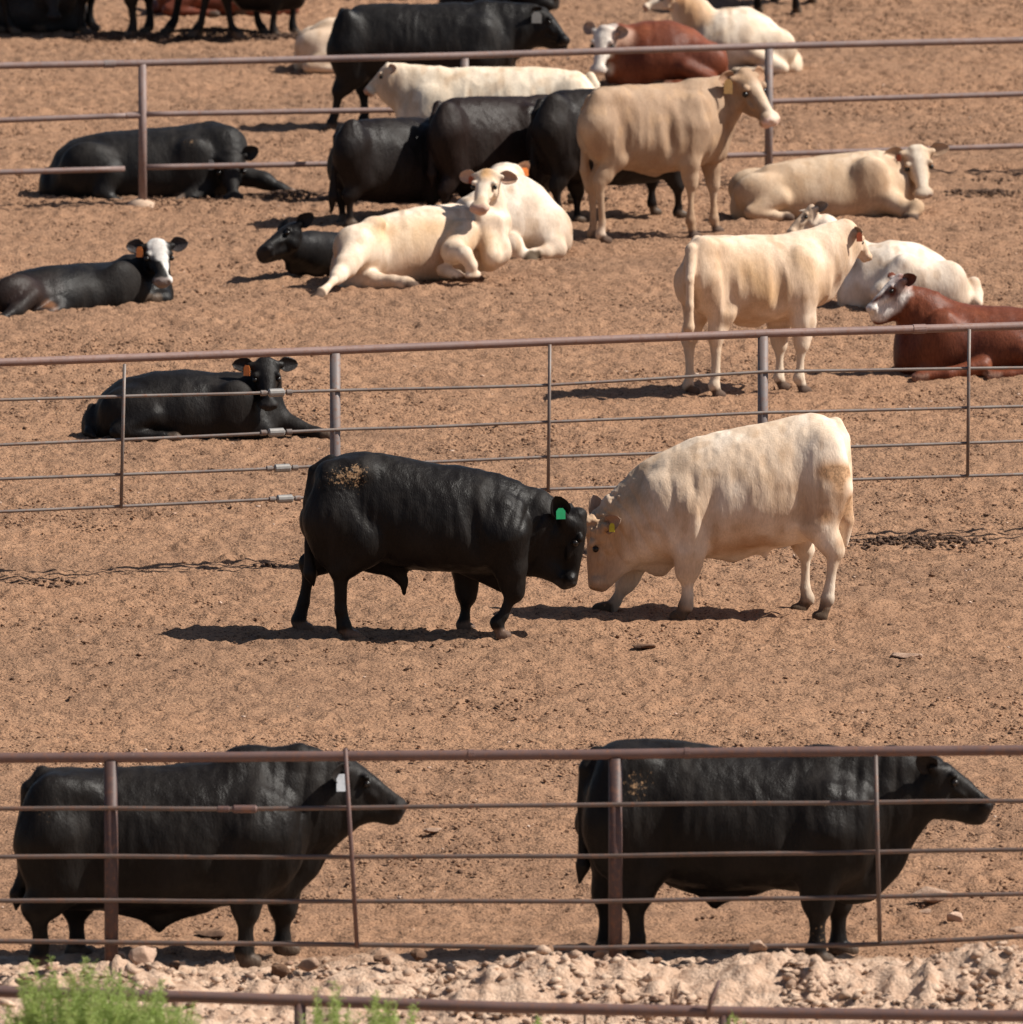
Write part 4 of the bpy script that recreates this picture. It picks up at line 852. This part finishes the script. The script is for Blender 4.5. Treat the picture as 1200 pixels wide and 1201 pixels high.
dark_calf(710, 258, [(632,140,195,.18),(638,118,205,.25),(655,108,212,.30),(690,105,216,.33),(730,106,218,.33),(765,108,214,.3),(785,118,205,.2)],
    [[(646,155,-.2),(662,196,-.2),(652,222,-.2),(655,246,-.2),(653,256,-.2),(656,None,-.2)], [(655,155,.1),(672,200,.1),(677,226,.1),(677,256,.1),(675,264,.1),(678,None,-.05)],
     [(770,160,-.15),(785,195,-.15),(795,218,-.15),(796,242,-.1),(795,248,-.1),(799,None,-.1)], [(765,160,.2),(765,195,.2),(765,212,.2),(765,230,.2),(765,236,.2),(768,None,.2)]],
    [(634,122,0),(626,136,-.06),(625,165,-.08),(626,195,-.08),(627,210,-.08)], [(780,135,0),(800,138,.2),(812,142,.25)], [(820,128,.25),(832,172,.2)],
    'black cow standing half hidden behind the tall tan one', yaw=26, th=((650,150),(768,150)))
def sleeping_black():
    b = Body(168, 225, 2, .014)
    b.ell((228,195,-.30),(.20,.10,.26),.10)
    b.torso([(58,200,238,.2),(64,178,242,.27),(84,164,244,.33),(125,154,246,.38),(180,151,246,.40),(225,146,246,.38),(252,150,244,.33),(268,166,240,.24)], cap=.1)
    b.chain([(250,178,0),b.W(262,178,-.10),b.W(270,188,-.20)], [.28,.22,.14], .8, .07)
    haunch(b, 105, 200, -.3, (.27,.14,.26)); b.leg([(128,205,-.36),(122,228,-.42),(134,238,-.46),(150,240,-.46)], [.12,.08,.055,.05], 1, .05, fwd=(1,0,0))
    b.leg([(240,225,-.3),(225,236,-.4),(212,238,-.42)], [.12,.08,.055], 1, .05, fwd=(-1,0,0))
    b.leg([b.W(285,206,-.05),b.W(310,212,-.1),b.W(330,222,-.12),b.W(341,228,-.12),b.W(345,231,-.12)], [.10,.075,.05,.048,.05], 1, .05, fwd=(1,0,0))
    b.head(b.W(271,178,-.34),(276,232,0), .49, toward=1, left=(1,.1,0), fat=1.2, deep=1.15, earL=(-.3,1,.45,(.3,-1,.2)), earR=(.1,-1,-.25,(-.1,-1,.2)), earlen=.36)
    b.eartag(-1, 'tag_grey', .07, .4, hang=(-.1,-1,.1), w=1)
    b.paint((225,168,-.35), None, .13, None, .1, .45)
    b.hoofs.append((b.W(343,231,-.12), .08))
    return b.build('cow', 'black cow lying behind the far fence post, muzzle down on the dirt', 'cow', PEN4, (.015,.0138,.0135), 'black', muzzle=(.04,.04,.04), hoofcol=(.30,.22,.17), earin=(.03,.03,.03))
sleeping_black()

# ------------------------------------------------------------------ far pen
def far_black_standing():
    b = Body(510, 151, 3, .015)
    b.torso([(398,40,86,.17),(404,18,92,.25),(420,6,95,.30),(455,4,97,.33),(495,6,98,.34),(535,3,98,.34),(570,5,94,.31),(592,14,86,.23)], cap=.09)
    b.chain([(575,45,0),(600,38,-.02),(622,34,-.03)], [.31,.24,.16], .62, .07); b.seg((570,18,0),(625,18,0),.12,.10,.8,.08)
    for v in (-.2, .2): b.ell((408,55,v), (.17,.12,.36), .08); b.ell((565,58,v*1.05), (.15,.09,.27), .13)
    b.leg([(408,60,-.2),(414,88,-.2),(398,108,-.2),(393,135,-.2),(389,146,-.2),(387,None,-.2)], [.20,.13,.065,.045,.048,.055], .75, fwd=(-.5,-.2,0))
    b.leg([(418,60,.2),(432,88,.2),(426,106,.2),(428,132,.2),(426,140,.2),(430,None,.2)], [.18,.12,.062,.044,.048,.055], .75, fwd=(1,0,0))
    for x, v in ((560, -.22), (585, .2)): b.leg([(x,70,v),(x,98,v),(x,116,v),(x,136,v),(x,142,v),(x+4,None,v)], [.18,.11,.065,.045,.05,.058], .8, fwd=(1,0,0))
    b.tail([(402,14,0),(396,28,-.03),(394,60,-.05),(395,90,-.05)])
    b.head((640,10,-.03),b.W(671,46,-.12), .46, left=(.05,1,0), fat=1.05, deep=1.2, earR=(-.5,-.9,-.2,(0,-1,0)), earlen=.33)
    b.seg((628,42,-.03),(658,52,-.03),.09,.065,.8,.05)
    b.eartag(-1, 'tag_grey', .085, .5, hang=(0,-1,.1), w=1.1)
    return b.build('cow', 'black cow with grey square tag standing beyond the far fence, facing right', 'cow', PEN4, (.012,.0108,.0105), 'black', **BK)
far_black_standing()
def generic_lying(px, py, st, d, hx, kx, neck, head, label, base, mk, group=PEN4, tagm=None, yaw=0, tagside=1, **kw):
    b = Body(px, py, yaw, .016); b.torso(st, cap=.1); lying(b, hx, kx, d, .92)
    b.chain(neck, [.24,.19,.13], .7, .06); b.head(*head[:2], head[2], **head[3])
    if tagm: b.eartag(tagside, tagm, .075, .4, hang=(0,-1,.1))
    for a in kw.pop('paints', []): b.paint(*a)
    return b.build('cow', label, 'cow', group, base, mk, **kw)
generic_lying(435, 82, [(356,52,90,.2),(364,32,92,.27),(385,21,93,.32),(420,18,93,.34),(470,24,93,.32),(510,32,92,.27),(525,48,90,.2)], 1, 375, 505,
    [(505,50,0),(530,44,.05),(548,40,.1)], [(560,28,.1),(585,52,.1),.4,dict(left=(0,1,0))], 'cream cow lying behind the far black standing cow, rump to the left', (.72,.56,.42), 'cream', **CR)
generic_lying(600, 10, [(526,-18,18,.2),(536,-32,20,.28),(560,-40,22,.33),(600,-40,22,.34),(630,-34,21,.3),(645,-16,20,.22)], -1, 632, 540,
    [(550,-20,0),(530,-25,0),(515,-30,0)], [(505,-44,0),(480,-25,0),.42,dict(left=(0,-1,0))], 'black cow lying at the top edge behind the far black standing cow', (.0105,.0090,.0085), 'black', **BK)
generic_lying(480, -2, [(415,-20,4,.2),(430,-40,6,.28),(470,-48,7,.33),(510,-46,7,.3),(530,-30,6,.2)], 1, 430, 505,
    [(515,-30,.1),(530,-45,.1),(540,-55,.1)], [(545,-70,.1),(565,-50,.1),.42,dict(left=(0,1,0))], 'cream cow at the top edge, only a pale sliver of its belly in view', (.72,.56,.42), 'cream', **CR)
def red_far_cow():
    b = Body(782, 99, 0, .014)
    b.torso([(718,50,104,.24),(730,32,106,.30),(755,24,108,.35),(788,25,108,.36),(815,34,107,.33),(834,50,105,.27),(845,68,103,.2)], cap=.08)
    b.chain([(735,60,0),(722,52,-.12),(712,52,-.2)], [.24,.19,.13], .8, .06); lying(b, 825, 735, -1, .9)
    b.head(b.W(708,33,-.25),(698,82), .47, toward=1, left=(.9,-.35,0), fat=1.15, earL=(-.05,1,.15,(.2,-1,.2)), earR=(-.45,-.8,.0,(-.1,-1,.1)), earlen=.34)
    WHT=(.72,.64,.55); H=b.Hf
    b.paint(H(-.05,0,-.1), H(1,0,-.15), .12, WHT, .03); b.paint(b.P(716,80,-.2), b.P(704,88,-.3), .04, WHT, .04); b.paint(H(.1,.3,-.15), None, .1, (.62,.42,.3), .05)
    return b.build('cow', 'red cow with a pale face lying curled beyond the far fence', 'cow', PEN4, (.21,.062,.028), 'red', belly=(.13,.038,.02), muzzle=(.55,.42,.36), hoofcol=(.2,.12,.08), earin=(.5,.36,.26))
red_far_cow()
generic_lying(872, 84, [(812,42,88,.24),(824,20,91,.30),(848,9,94,.35),(878,9,95,.36),(902,20,94,.33),(920,38,92,.27),(930,60,90,.2)], -1, 905, 830,
    [(828,40,0),(812,18,0),(800,6,0)], [(787,-10,-.02),(752,4,-.08),.42,dict(left=(0,-1,0))], 'cream cow with tan neck lying beyond the far fence, right of the red one', (.80,.67,.53), 'cream',
    paints=[((815,20,-.1), (800,0,-.1), .13, (.66,.40,.22), .08)], **CR)
generic_lying(40, 34, [(-60,5,38,.2),(-48,-15,40,.28),(-10,-26,42,.34),(30,-28,42,.35),(70,-22,41,.32),(92,-5,39,.25)], 1, -40, 85,
    [(70,5,0),(66,-5,-.3),(62,-6,-.4)], [(62,-26,-.42),(66,20,-.6),.46,dict(toward=1,left=(1,.1,0))], 'dark grey cow lying in the top left corner, pale yellow ear tag', (.035,.033,.033), 'black', tagm='tag_pale', tagside=-1, **BK)
standing(70, 38, 0, 1, 1.0, 'cow', 'black cow at the top left corner, only dark legs and lowered muzzle in view', 'cow', PEN4, (.0095,.0082,.0080), 'black', headz=.85, headu=1.0, headdir=(-.1, 0, -1), legs=(-.50, -.24, .22, .30), **BK)
standing(192, 42, 4, -1, 1.05, 'cow', 'black cow with one grey dusty leg at the top edge, body out of the picture', 'cow', PEN4, (.013,.012,.012), 'black', headz=1.1, headdir=(.8, 0, -.6), legs=(-.33, -.10, .30, .12), **BK)
standing(305, 44, 0, 1, .95, 'cow', 'low-bellied black cow at the top edge, left of the cream rump', 'cow', PEN4, (.0095,.0082,.0080), 'black', headz=1.2, headdir=(.8, 0, -.6), bel=.29, legs=(-.28, .0, .14, .34), **BK)
generic_lying(250, 16, [(185,0,18,.2),(200,-22,20,.28),(240,-28,22,.33),(290,-24,22,.32),(325,-15,21,.27),(340,0,19,.2)], 1, 210, 320,
    [(325,-10,0),(345,-20,0),(355,-25,0)], [(365,-40,0),(388,-20,0),.42,dict(left=(0,1,0))], 'red cow lying at the top edge behind the legs of the dark cattle', (.17,.05,.028), 'red', **BK)
standing(922, 9, 80, 1, 1.0, 'cow', 'dark cow at the top edge right of centre, only its two hooves in view', 'cow', PEN4, (.013,.012,.012), 'black', headz=1.1, legs=(-.62, -.60, .42, .50), **BK)
# ------------------------------------------------------------------ pipe fences
def pipe_mat(name, a, b_, rough=.55, rust=(.20,.085,.045)):
    m, ns, ls, b = new_mat(name, rough, .35)
    tc = ns.new('ShaderNodeTexCoord'); n = node(ns, 'ShaderNodeTexNoise', Scale=2.0, Detail=6.0, Roughness=.7); ls.new(tc.outputs['Object'], n.inputs[0])
    n2 = node(ns, 'ShaderNodeTexNoise', Scale=26.0, Detail=5.0, Roughness=.7); ls.new(tc.outputs['Object'], n2.inputs[0])
    c = mixc(ns, ls, ramp(ns, ls, n.outputs[0], .35, .65), a, b_); c = mixc(ns, ls, ramp(ns, ls, n2.outputs[0], .5, .72, 0, .8), c, rust); c = mixc(ns, ls, ramp(ns, ls, n2.outputs[0], .30, .22, 0, .5), c, (.5,.42,.36))
    ls.new(c, b.inputs['Base Color']); bp = node(ns, 'ShaderNodeBump', Strength=.3, Distance=.004); ls.new(n2.outputs[0], bp.inputs['Height']); ls.new(bp.outputs[0], b.inputs['Normal']); return m
M['pipe'] = pipe_mat('rusty_brown_pipe', (.15,.088,.076), (.105,.062,.056)); M['pipe_mid'] = pipe_mat('weathered_mauve_pipe', (.26,.165,.14), (.20,.13,.115)); M['pipe_far'] = pipe_mat('weathered_far_pipe', (.25,.175,.155), (.17,.12,.11))
M['pipe_post'] = pipe_mat('dark_rusty_post', (.095,.052,.045), (.07,.042,.038)); M['cable'] = pipe_mat('steel_cable', (.085,.060,.050), (.14,.10,.085), .5); M['cable_far'] = pipe_mat('grey_steel_rod', (.20,.165,.145), (.13,.10,.088), .45)
M['post_grey'] = pipe_mat('grey_pipe_post', (.17,.15,.15), (.21,.15,.13)); M['sleeve'] = plain('galvanised_sleeve', (.30,.28,.26), .5, .4, .3); M['concrete'] = plain('concrete', (.52,.37,.27), .95, .1)
def zat(y, py):
    w = (600.5-py)/FPX; return CAMH+y*(w*CP-SP)/(CP+w*SP)
class Fence:
    def __init__(s, a, b, label):
        s.A, _ = ground_at(*a); s.B, _ = ground_at(*b); s.root = empty('pipe_fence', (s.A+s.B)/2); s.o = (s.A+s.B)/2
        tag(s.root, label, 'fence', 'steel pipe fences between the pens')
    def at(s, px, py=None, off=0.0):
        """point on the fence plane seen at px (and py); off = metres toward the camera"""
        z = 0.0
        d = s.B-s.A
        for _ in range(4):
            # x = (px-600)/FPX * depth, depth = y CP + (H-z) SP, x = A.x + t d.x, y = A.y + t d.y
            k = (px-600)/FPX; t = (k*((s.A[1]-off)*CP+(CAMH-z)*SP)-s.A[0])/(d[0]-k*d[1]*CP); y = s.A[1]+t*d[1]-off
            if py is not None: z = zat(y, py)
        return np.array([s.A[0]+t*d[0], y, z])
    def tube(s, name, pts, r, mat, n=12, rj=0.0):
        pts = [np.asarray(p)-s.o for p in pts]; P = []
        for i in range(len(pts)-1):
            m = max(1, int(np.linalg.norm(pts[i+1]-pts[i])/.25)) if len(pts) > 2 or abs(pts[0][2]-pts[1][2]) < .5 else 1
            P += [pts[i]+(pts[i+1]-pts[i])*k/m for k in range(m)]
        P.append(pts[-1]); P = np.array(P)
        if rj: P[1:-1, 2] += rj*(vnoise(P[1:-1]*1.3+r*300)-.5)
        d = unit(P[-1]-P[0]); up = np.array([0, 0, 1.]) if abs(d[2]) < .8 else np.array([0, 1., 0]); a = unit(np.cross(d, up)); b_ = np.cross(a, d); V = []; F = []
        for i, p in enumerate(P):
            for j in range(n): t = 2*math.pi*j/n; V.append(p+r*(a*math.cos(t)+b_*math.sin(t)))
        for i in range(len(P)-1):
            for j in range(n): F.append((i*n+j, i*n+(j+1) % n, (i+1)*n+(j+1) % n, (i+1)*n+j))
        V.append(P[0]); V.append(P[-1]); c = len(V)
        for j in range(n): F.append((c-2, (j+1) % n, j)); F.append((c-1, (len(P)-1)*n+j, (len(P)-1)*n+(j+1) % n))
        o = mesh_obj(name, V, F, mat, s.root)
        return o
    def joint(s, name, c, r, ln, mat, parent=None):
        """short sleeve around a rail or cable"""
        d = unit(s.B-s.A); prof = [(-.5, .6), (-.42, 1), (.42, 1), (.5, .6)]; c = np.asarray(c)-s.o; a = np.array([0, 0, 1.]); b_ = np.cross(d, a); V = []; F = []; n = 12
        for x, k in prof:
            for j in range(n): t = 2*math.pi*j/n; V.append(c+d*x*ln+r*k*(a*math.cos(t)+b_*math.sin(t)))
        for i in range(3):
            for j in range(n): F.append((i*n+j, (i+1)*n+j, (i+1)*n+(j+1) % n, i*n+(j+1) % n))
        F.append(tuple(range(n))); F.append(tuple(range(4*n-1, 3*n-1, -1))); return mesh_obj(name, V, F, mat, parent or s.root, False)
    def rail(s, pts, r, mat, name='top_rail', rj=.0, off=0.0): return s.tube(name, [s.at(*p, off=off) for p in pts], r, mat, rj=rj)
    def post(s, px, ytop, r, mat, name='post', ybot=None, z0=-.15):
        t = s.at(px, ytop); b = t.copy(); b[2] = z0 if ybot is None else s.at(px, ybot)[2]; return s.tube(name, [b, t], r, mat)
# nearest pen fence: thick top pipe, four cables
f = Fence((-300,1150), (1500,1146), 'nearest full pipe fence, brown top rail and four cables before the big bulls')
f.rail([(-300,891),(0,889),(250,888),(500,886),(700,885),(900,882),(1200,880),(1500,878)], .033, M['pipe'])
for k, ys in enumerate(([(-300,950),(0,948),(280,949),(700,944),(1200,940),(1500,938)], [(-300,1006),(0,1005),(400,1005),(700,1004),(1200,997),(1500,992)], [(-300,1058),(0,1057),(400,1057),(700,1057),(1200,1049),(1500,1044)], [(-300,1103),(0,1104),(400,1108),(700,1112),(1000,1108),(1200,1098),(1500,1085)])):
    f.rail(ys, .0145 if k < 3 else .016, M['cable'], 'cable', .012, off=.045)
for px in (-462+30, 130, 722, 1316): f.post(px, 892 if px < 400 else 889, .044, M['pipe_post'])
for (a, b_), (c, d) in (((405,878),(419,1112)), ((1027,886),(1032,1105))):
    f.tube('stay', [f.at(a, b_, off=.07), f.at(c, d, off=.07)], .014, M['cable'] if a > 600 else M['pipe'])
f.joint('cable_tensioner', f.at(287, 949, off=.045), .026, .16, M['pipe']); f.joint('cable_tensioner', f.at(262, 949, off=.045), .02, .08, M['pipe'])
f.joint('rail_coupling', f.at(553, 885.6), .037, .05, M['pipe']); f.joint('rail_coupling', f.at(806, 883.5), .037, .04, M['pipe'])
# middle pen fence
f = Fence((0,688), (1200,632), 'middle pipe fence, mauve top rail and four rods behind the sparring bulls')
f.rail([(-300,440),(0,425),(200,418),(390,411),(640,401),(900,391),(1070,386),(1200,382),(1500,372)], .032, M['pipe_mid'])
for ys in ([(-300,478),(0,469),(330,460),(640,452),(900,436),(1200,431),(1500,424)], [(-300,530),(0,522),(330,507),(640,495),(900,484),(1200,476),(1500,468)], [(-300,570),(0,562),(330,549),(640,536),(900,527),(1200,517),(1500,508)], [(-300,608),(0,600),(330,585),(640,574),(900,566),(1200,556),(1500,546)]):
    f.rail(ys, .0125, M['cable_far'], 'rod', .010, off=.04)
for px, yt in ((-110,432), (393,414), (895,394), (1400,376)): f.post(px, yt, .040, M['post_grey'])
for (a, b_), (c, d) in (((146,427),(142,596)), ((645,404),(643,577)), ((1137,386),(1135,558))):
    f.tube('stay', [f.at(a, b_, off=.06), f.at(c, d, off=.06)], .013, M['cable_far'])
for px, py in ((324,460.5),(324,507),(331,549),(334,585)):
    j = f.joint('rod_tensioner', f.at(px, py, off=.04), .032, .13, M['sleeve']); f.joint('collar', f.at(px-15, py+.5, off=.04), .022, .05, M['cable_far'], j); f.joint('collar', f.at(px+15, py-.5, off=.04), .022, .05, M['cable_far'], j)
f.joint('rail_coupling', f.at(1078, 385.8), .037, .12, M['pipe_mid'])
# far pen fence: three pipes
f = Fence((167,240), (902,215), 'far pipe fence, three weathered pipe rails and a concrete footing')
f.rail([(-300,84),(0,77),(165,74),(545,65),(900,54),(1200,47),(1500,40)], .032, M['pipe_far'])
f.rail([(-300,146),(0,141),(165,135)], .026, M['pipe_far'], 'rail'); f.rail([(168,134),(390,130),(600,127),(900,119),(1200,110),(1500,101)], .026, M['pipe_far'], 'rail')
f.rail([(-300,208),(0,202),(146,198)], .026, M['pipe_far'], 'rail'); f.rail([(170,196),(390,192),(600,190),(900,181),(1200,171),(1500,162)], .026, M['pipe_far'], 'rail')
for px, yt in ((-205,80), (167,75), (545,68), (902,57), (1270,46)): f.post(px, yt, .038, M['post_grey'] if px > 300 else M['pipe_far'])
f.joint('rail_coupling', f.at(128, 75), .037, .12, M['post_grey']); f.joint('rail_coupling', f.at(156, 135.4), .031, .16, M['pipe_far'])
g = f.at(167, 240)-f.o
V, F_ = ICO; V = V*np.array([.15, .13, .11])*(1+.2*(vnoise(V*2+3)[:, None]-.5)); mesh_obj('concrete_footing', V+g+np.array([-.02, 0, -.03]), F_, M['concrete'], f.root, False)
# feed-lane fence below the picture: only its top rail and post heads are seen
f = Fence((-300,1330), (1500,1330), 'thick brown rail along the bottom edge with short post heads')
f.rail([(-300,1156),(0,1163),(250,1170),(600,1182),(900,1188),(1200,1192),(1500,1196)], .036, M['pipe'])
for px, yt in ((352,1176), (850,1190), (-150,1160), (1350,1195)): f.post(px, yt, .036, M['pipe'])
f.post(686, 1188, .008, M['cable'], 'stay'); f.post(40, 1168, .008, M['cable'], 'stay')
f.tube('tie_rod', [f.at(829, 1196, off=.04), f.at(834, 1172, off=.04), f.at(844, 1150, off=.04)], .012, M['pipe'])
# ------------------------------------------------------------------ rocks
rk = [(480,1150,'') ]
ROCKS = [ # px, py, w, h, mat, label
 (1092,1058,64,22,'rubble','largest flat rock, right of the right-hand bull'), (1120,1082,25,20,'rock','pale upright stone below the largest flat rock'), (1085,1072,20,8,'rubble','small flat stone between the flat rock and the pale stone'), (1194,1096,26,14,'rubble','rock cut by the right edge of the picture'),
 (252,1098,48,10,'clod','flat dark stone under the belly of the left bull'), (505,978,30,11,'rubble','clod of pale dirt ahead of the left bull muzzle'), (470,1055,14,6,'rock','small white stone right of the leaning stay'),
 (170,1143,40,34,'rock','pale boulder on the ridge above the green weeds'), (140,1130,24,18,'rock','pale stone at the foot of the left fence post'), (300,1155,22,16,'rubble','rounded stone on the ridge under the left bull'),
 (328,1150,36,30,'clod','tall dark lump on the ridge below the left bull forefeet'), (362,1142,34,32,'rubble','tall broken rock on the ridge right of the left bull'), (205,1148,20,18,'clod','brown lump on the ridge'), (18,1150,20,10,'clod','dark lump at the left edge'),
 (490,1130,26,20,'clod','dark lump on the ridge right of the leaning stay'), (445,1132,22,14,'clod','small dark lump on the ridge'), (640,1152,30,28,'clod','dark hollow-sided lump on the ridge in the middle'), (672,1146,20,18,'clod','dark stone on the ridge left of the right fence post'), (705,1132,24,18,'rubble','stone at the foot of the right fence post'),
 (727,1150,26,22,'rock','white stone right of the right fence post'), (770,1152,18,12,'clod','brown lump before the right bull'), (888,1158,30,22,'rubble','rounded brown rock on the pale ridge'), (925,1150,26,20,'rock','pale rock on the ridge below the right bull'), (955,1132,18,10,'rock','small pale rock at the right bull forefoot'),
 (1188,1154,16,14,'rock','small white stone near the right edge'), (60,1140,26,14,'rock','pale stone left of the green weeds'), (650,640,8,4,'rock','tiny pale stone between the sparring bulls'), (755,760,44,7,'clod','flat crust of dirt below the cream bull'), (1065,772,70,8,'rubble','long pale crust of dirt right of the sparring bulls'), (1190,1140,10,8,'clod','dark crumb near the right edge')]
for i, (px, py, w, h, mk, lb) in enumerate(ROCKS): rock(px, py, w, h, mk, lb, i)
# ------------------------------------------------------------------ feathery green weeds
def weed_mat():
    m, ns, ls, b = new_mat('feathery_green', .6, .25)
    g = ns.new('ShaderNodeNewGeometry'); c = mixc(ns, ls, g.outputs['Random Per Island'], (.26,.37,.07), (.50,.57,.22)); ls.new(c, b.inputs['Base Color'])
    b.inputs['Transmission Weight'].default_value = 0.0; t = ns.new('ShaderNodeBsdfTranslucent'); ls.new(c, t.inputs[0]); mx = ns.new('ShaderNodeMixShader'); mx.inputs[0].default_value = .35
    out = [n for n in ns if n.type == 'OUTPUT_MATERIAL'][0]; ls.new(b.outputs[0], mx.inputs[1]); ls.new(t.outputs[0], mx.inputs[2]); ls.new(mx.outputs[0], out.inputs[0]); return m
M['weed'] = weed_mat(); M['weed_stem'] = plain('weed_stem', (.20,.26,.08), .7)
def weed(px, py, w, top, n, label, seed):
    """px: centre; py: ground pixel of the root; w: spread and top: highest pixel of the fronds"""
    g, sc = ground_at(px, py); r = np.random.default_rng(seed); H = (py-top)/sc/CP; W = w/sc/2; 
    V = []; F = []; SV = []; SF = []
    for i in range(n):
        a = r.uniform(0, 6.28); rad = math.sqrt(r.random()); h = H*(1-.30*rad**2)*r.uniform(.62, 1.0); b0 = np.array([math.cos(a), math.sin(a)*.8, 0])*rad*W*.45; tip = np.array([math.cos(a), math.sin(a)*.8, 0])*rad*W*.95+np.array([r.normal(0, .05), r.normal(0, .05), h])
        mid = (b0+tip)/2+np.array([0, 0, .10*h])-.12*np.array([math.cos(a), math.sin(a), 0])*rad*W
        C = [(1-t)**2*b0+2*t*(1-t)*mid+t*t*tip for t in np.linspace(0, 1, 9)]
        for k in range(8):
            q = len(SV); d = .0022*(1-k/10); SV += [C[k]+[-d, 0, 0], C[k]+[d, 0, 0], C[k+1]+[d, 0, 0], C[k+1]+[-d, 0, 0], C[k]+[0, d, 0], C[k+1]+[0, d, 0]]; SF += [(q, q+1, q+2, q+3), (q+1, q+4, q+5, q+2)]
        for t in np.linspace(.22, 1.0, 46):
            k = min(7, int(t*8)); c = C[k]+(C[k+1]-C[k])*(t*8-k)
            for _ in range(3):
                ln = .085*(1.15-t*.65)*r.uniform(.5, 1.1); dr = unit(np.array([r.normal(), r.normal(), r.uniform(.1, 1.3)])); sd = unit(np.cross(dr, [r.normal(), r.normal(), .3]))*.0022
                e = c+dr*ln*.55+np.array([0, 0, .004]); q = len(V); V += [c-sd, c+sd, e+sd*.9, e-sd*.9, c+dr*ln+np.array([0, 0, -.006])]; F += [(q, q+1, q+2), (q, q+2, q+3), (q+3, q+2, q+4)]
                for u in (.35, .6, .8):
                    c2 = c+dr*ln*u; d2 = unit(dr+r.normal(0, .9, 3)); q = len(V); V += [c2-sd*.8, c2+sd*.8, c2+d2*ln*.38]; F.append((q, q+1, q+2))
    nf = len(F); q = len(V); FF = [tuple(f) for f in F]+[tuple(x+q for x in f) for f in SF]
    o = mesh_obj('weed', V+SV, FF, M['weed'], None, False, g); o.data.materials.append(M['weed_stem']); mi = np.zeros(len(FF), np.int32); mi[nf:] = 1; o.data.polygons.foreach_set('material_index', mi)
    tag(o, label, 'weed', 'green feathery weeds along the bottom edge')
weed(108, 1372, 265, 1118, 420, 'large feathery green bush in the bottom left corner', 1)
weed(50, 1368, 70, 1108, 34, 'thin tall green sprig left of the bottom left bush', 2)
weed(185, 1378, 160, 1156, 160, 'lower green tuft right of the bottom left bush', 3)
weed(388, 1372, 84, 1148, 100, 'green tuft just right of the rail post at the bottom', 4)
weed(455, 1378, 130, 1160, 120, 'low green tuft along the bottom rail, left of centre', 5)
weed(612, 1376, 56, 1180, 18, 'small sparse green sprig at the bottom centre', 6)
weed(868, 1374, 66, 1178, 24, 'small green sprig below the tie rod at the bottom', 7)
weed(302, 1380, 60, 1184, 16, 'tiny green sprig left of the rail post at the bottom', 8)
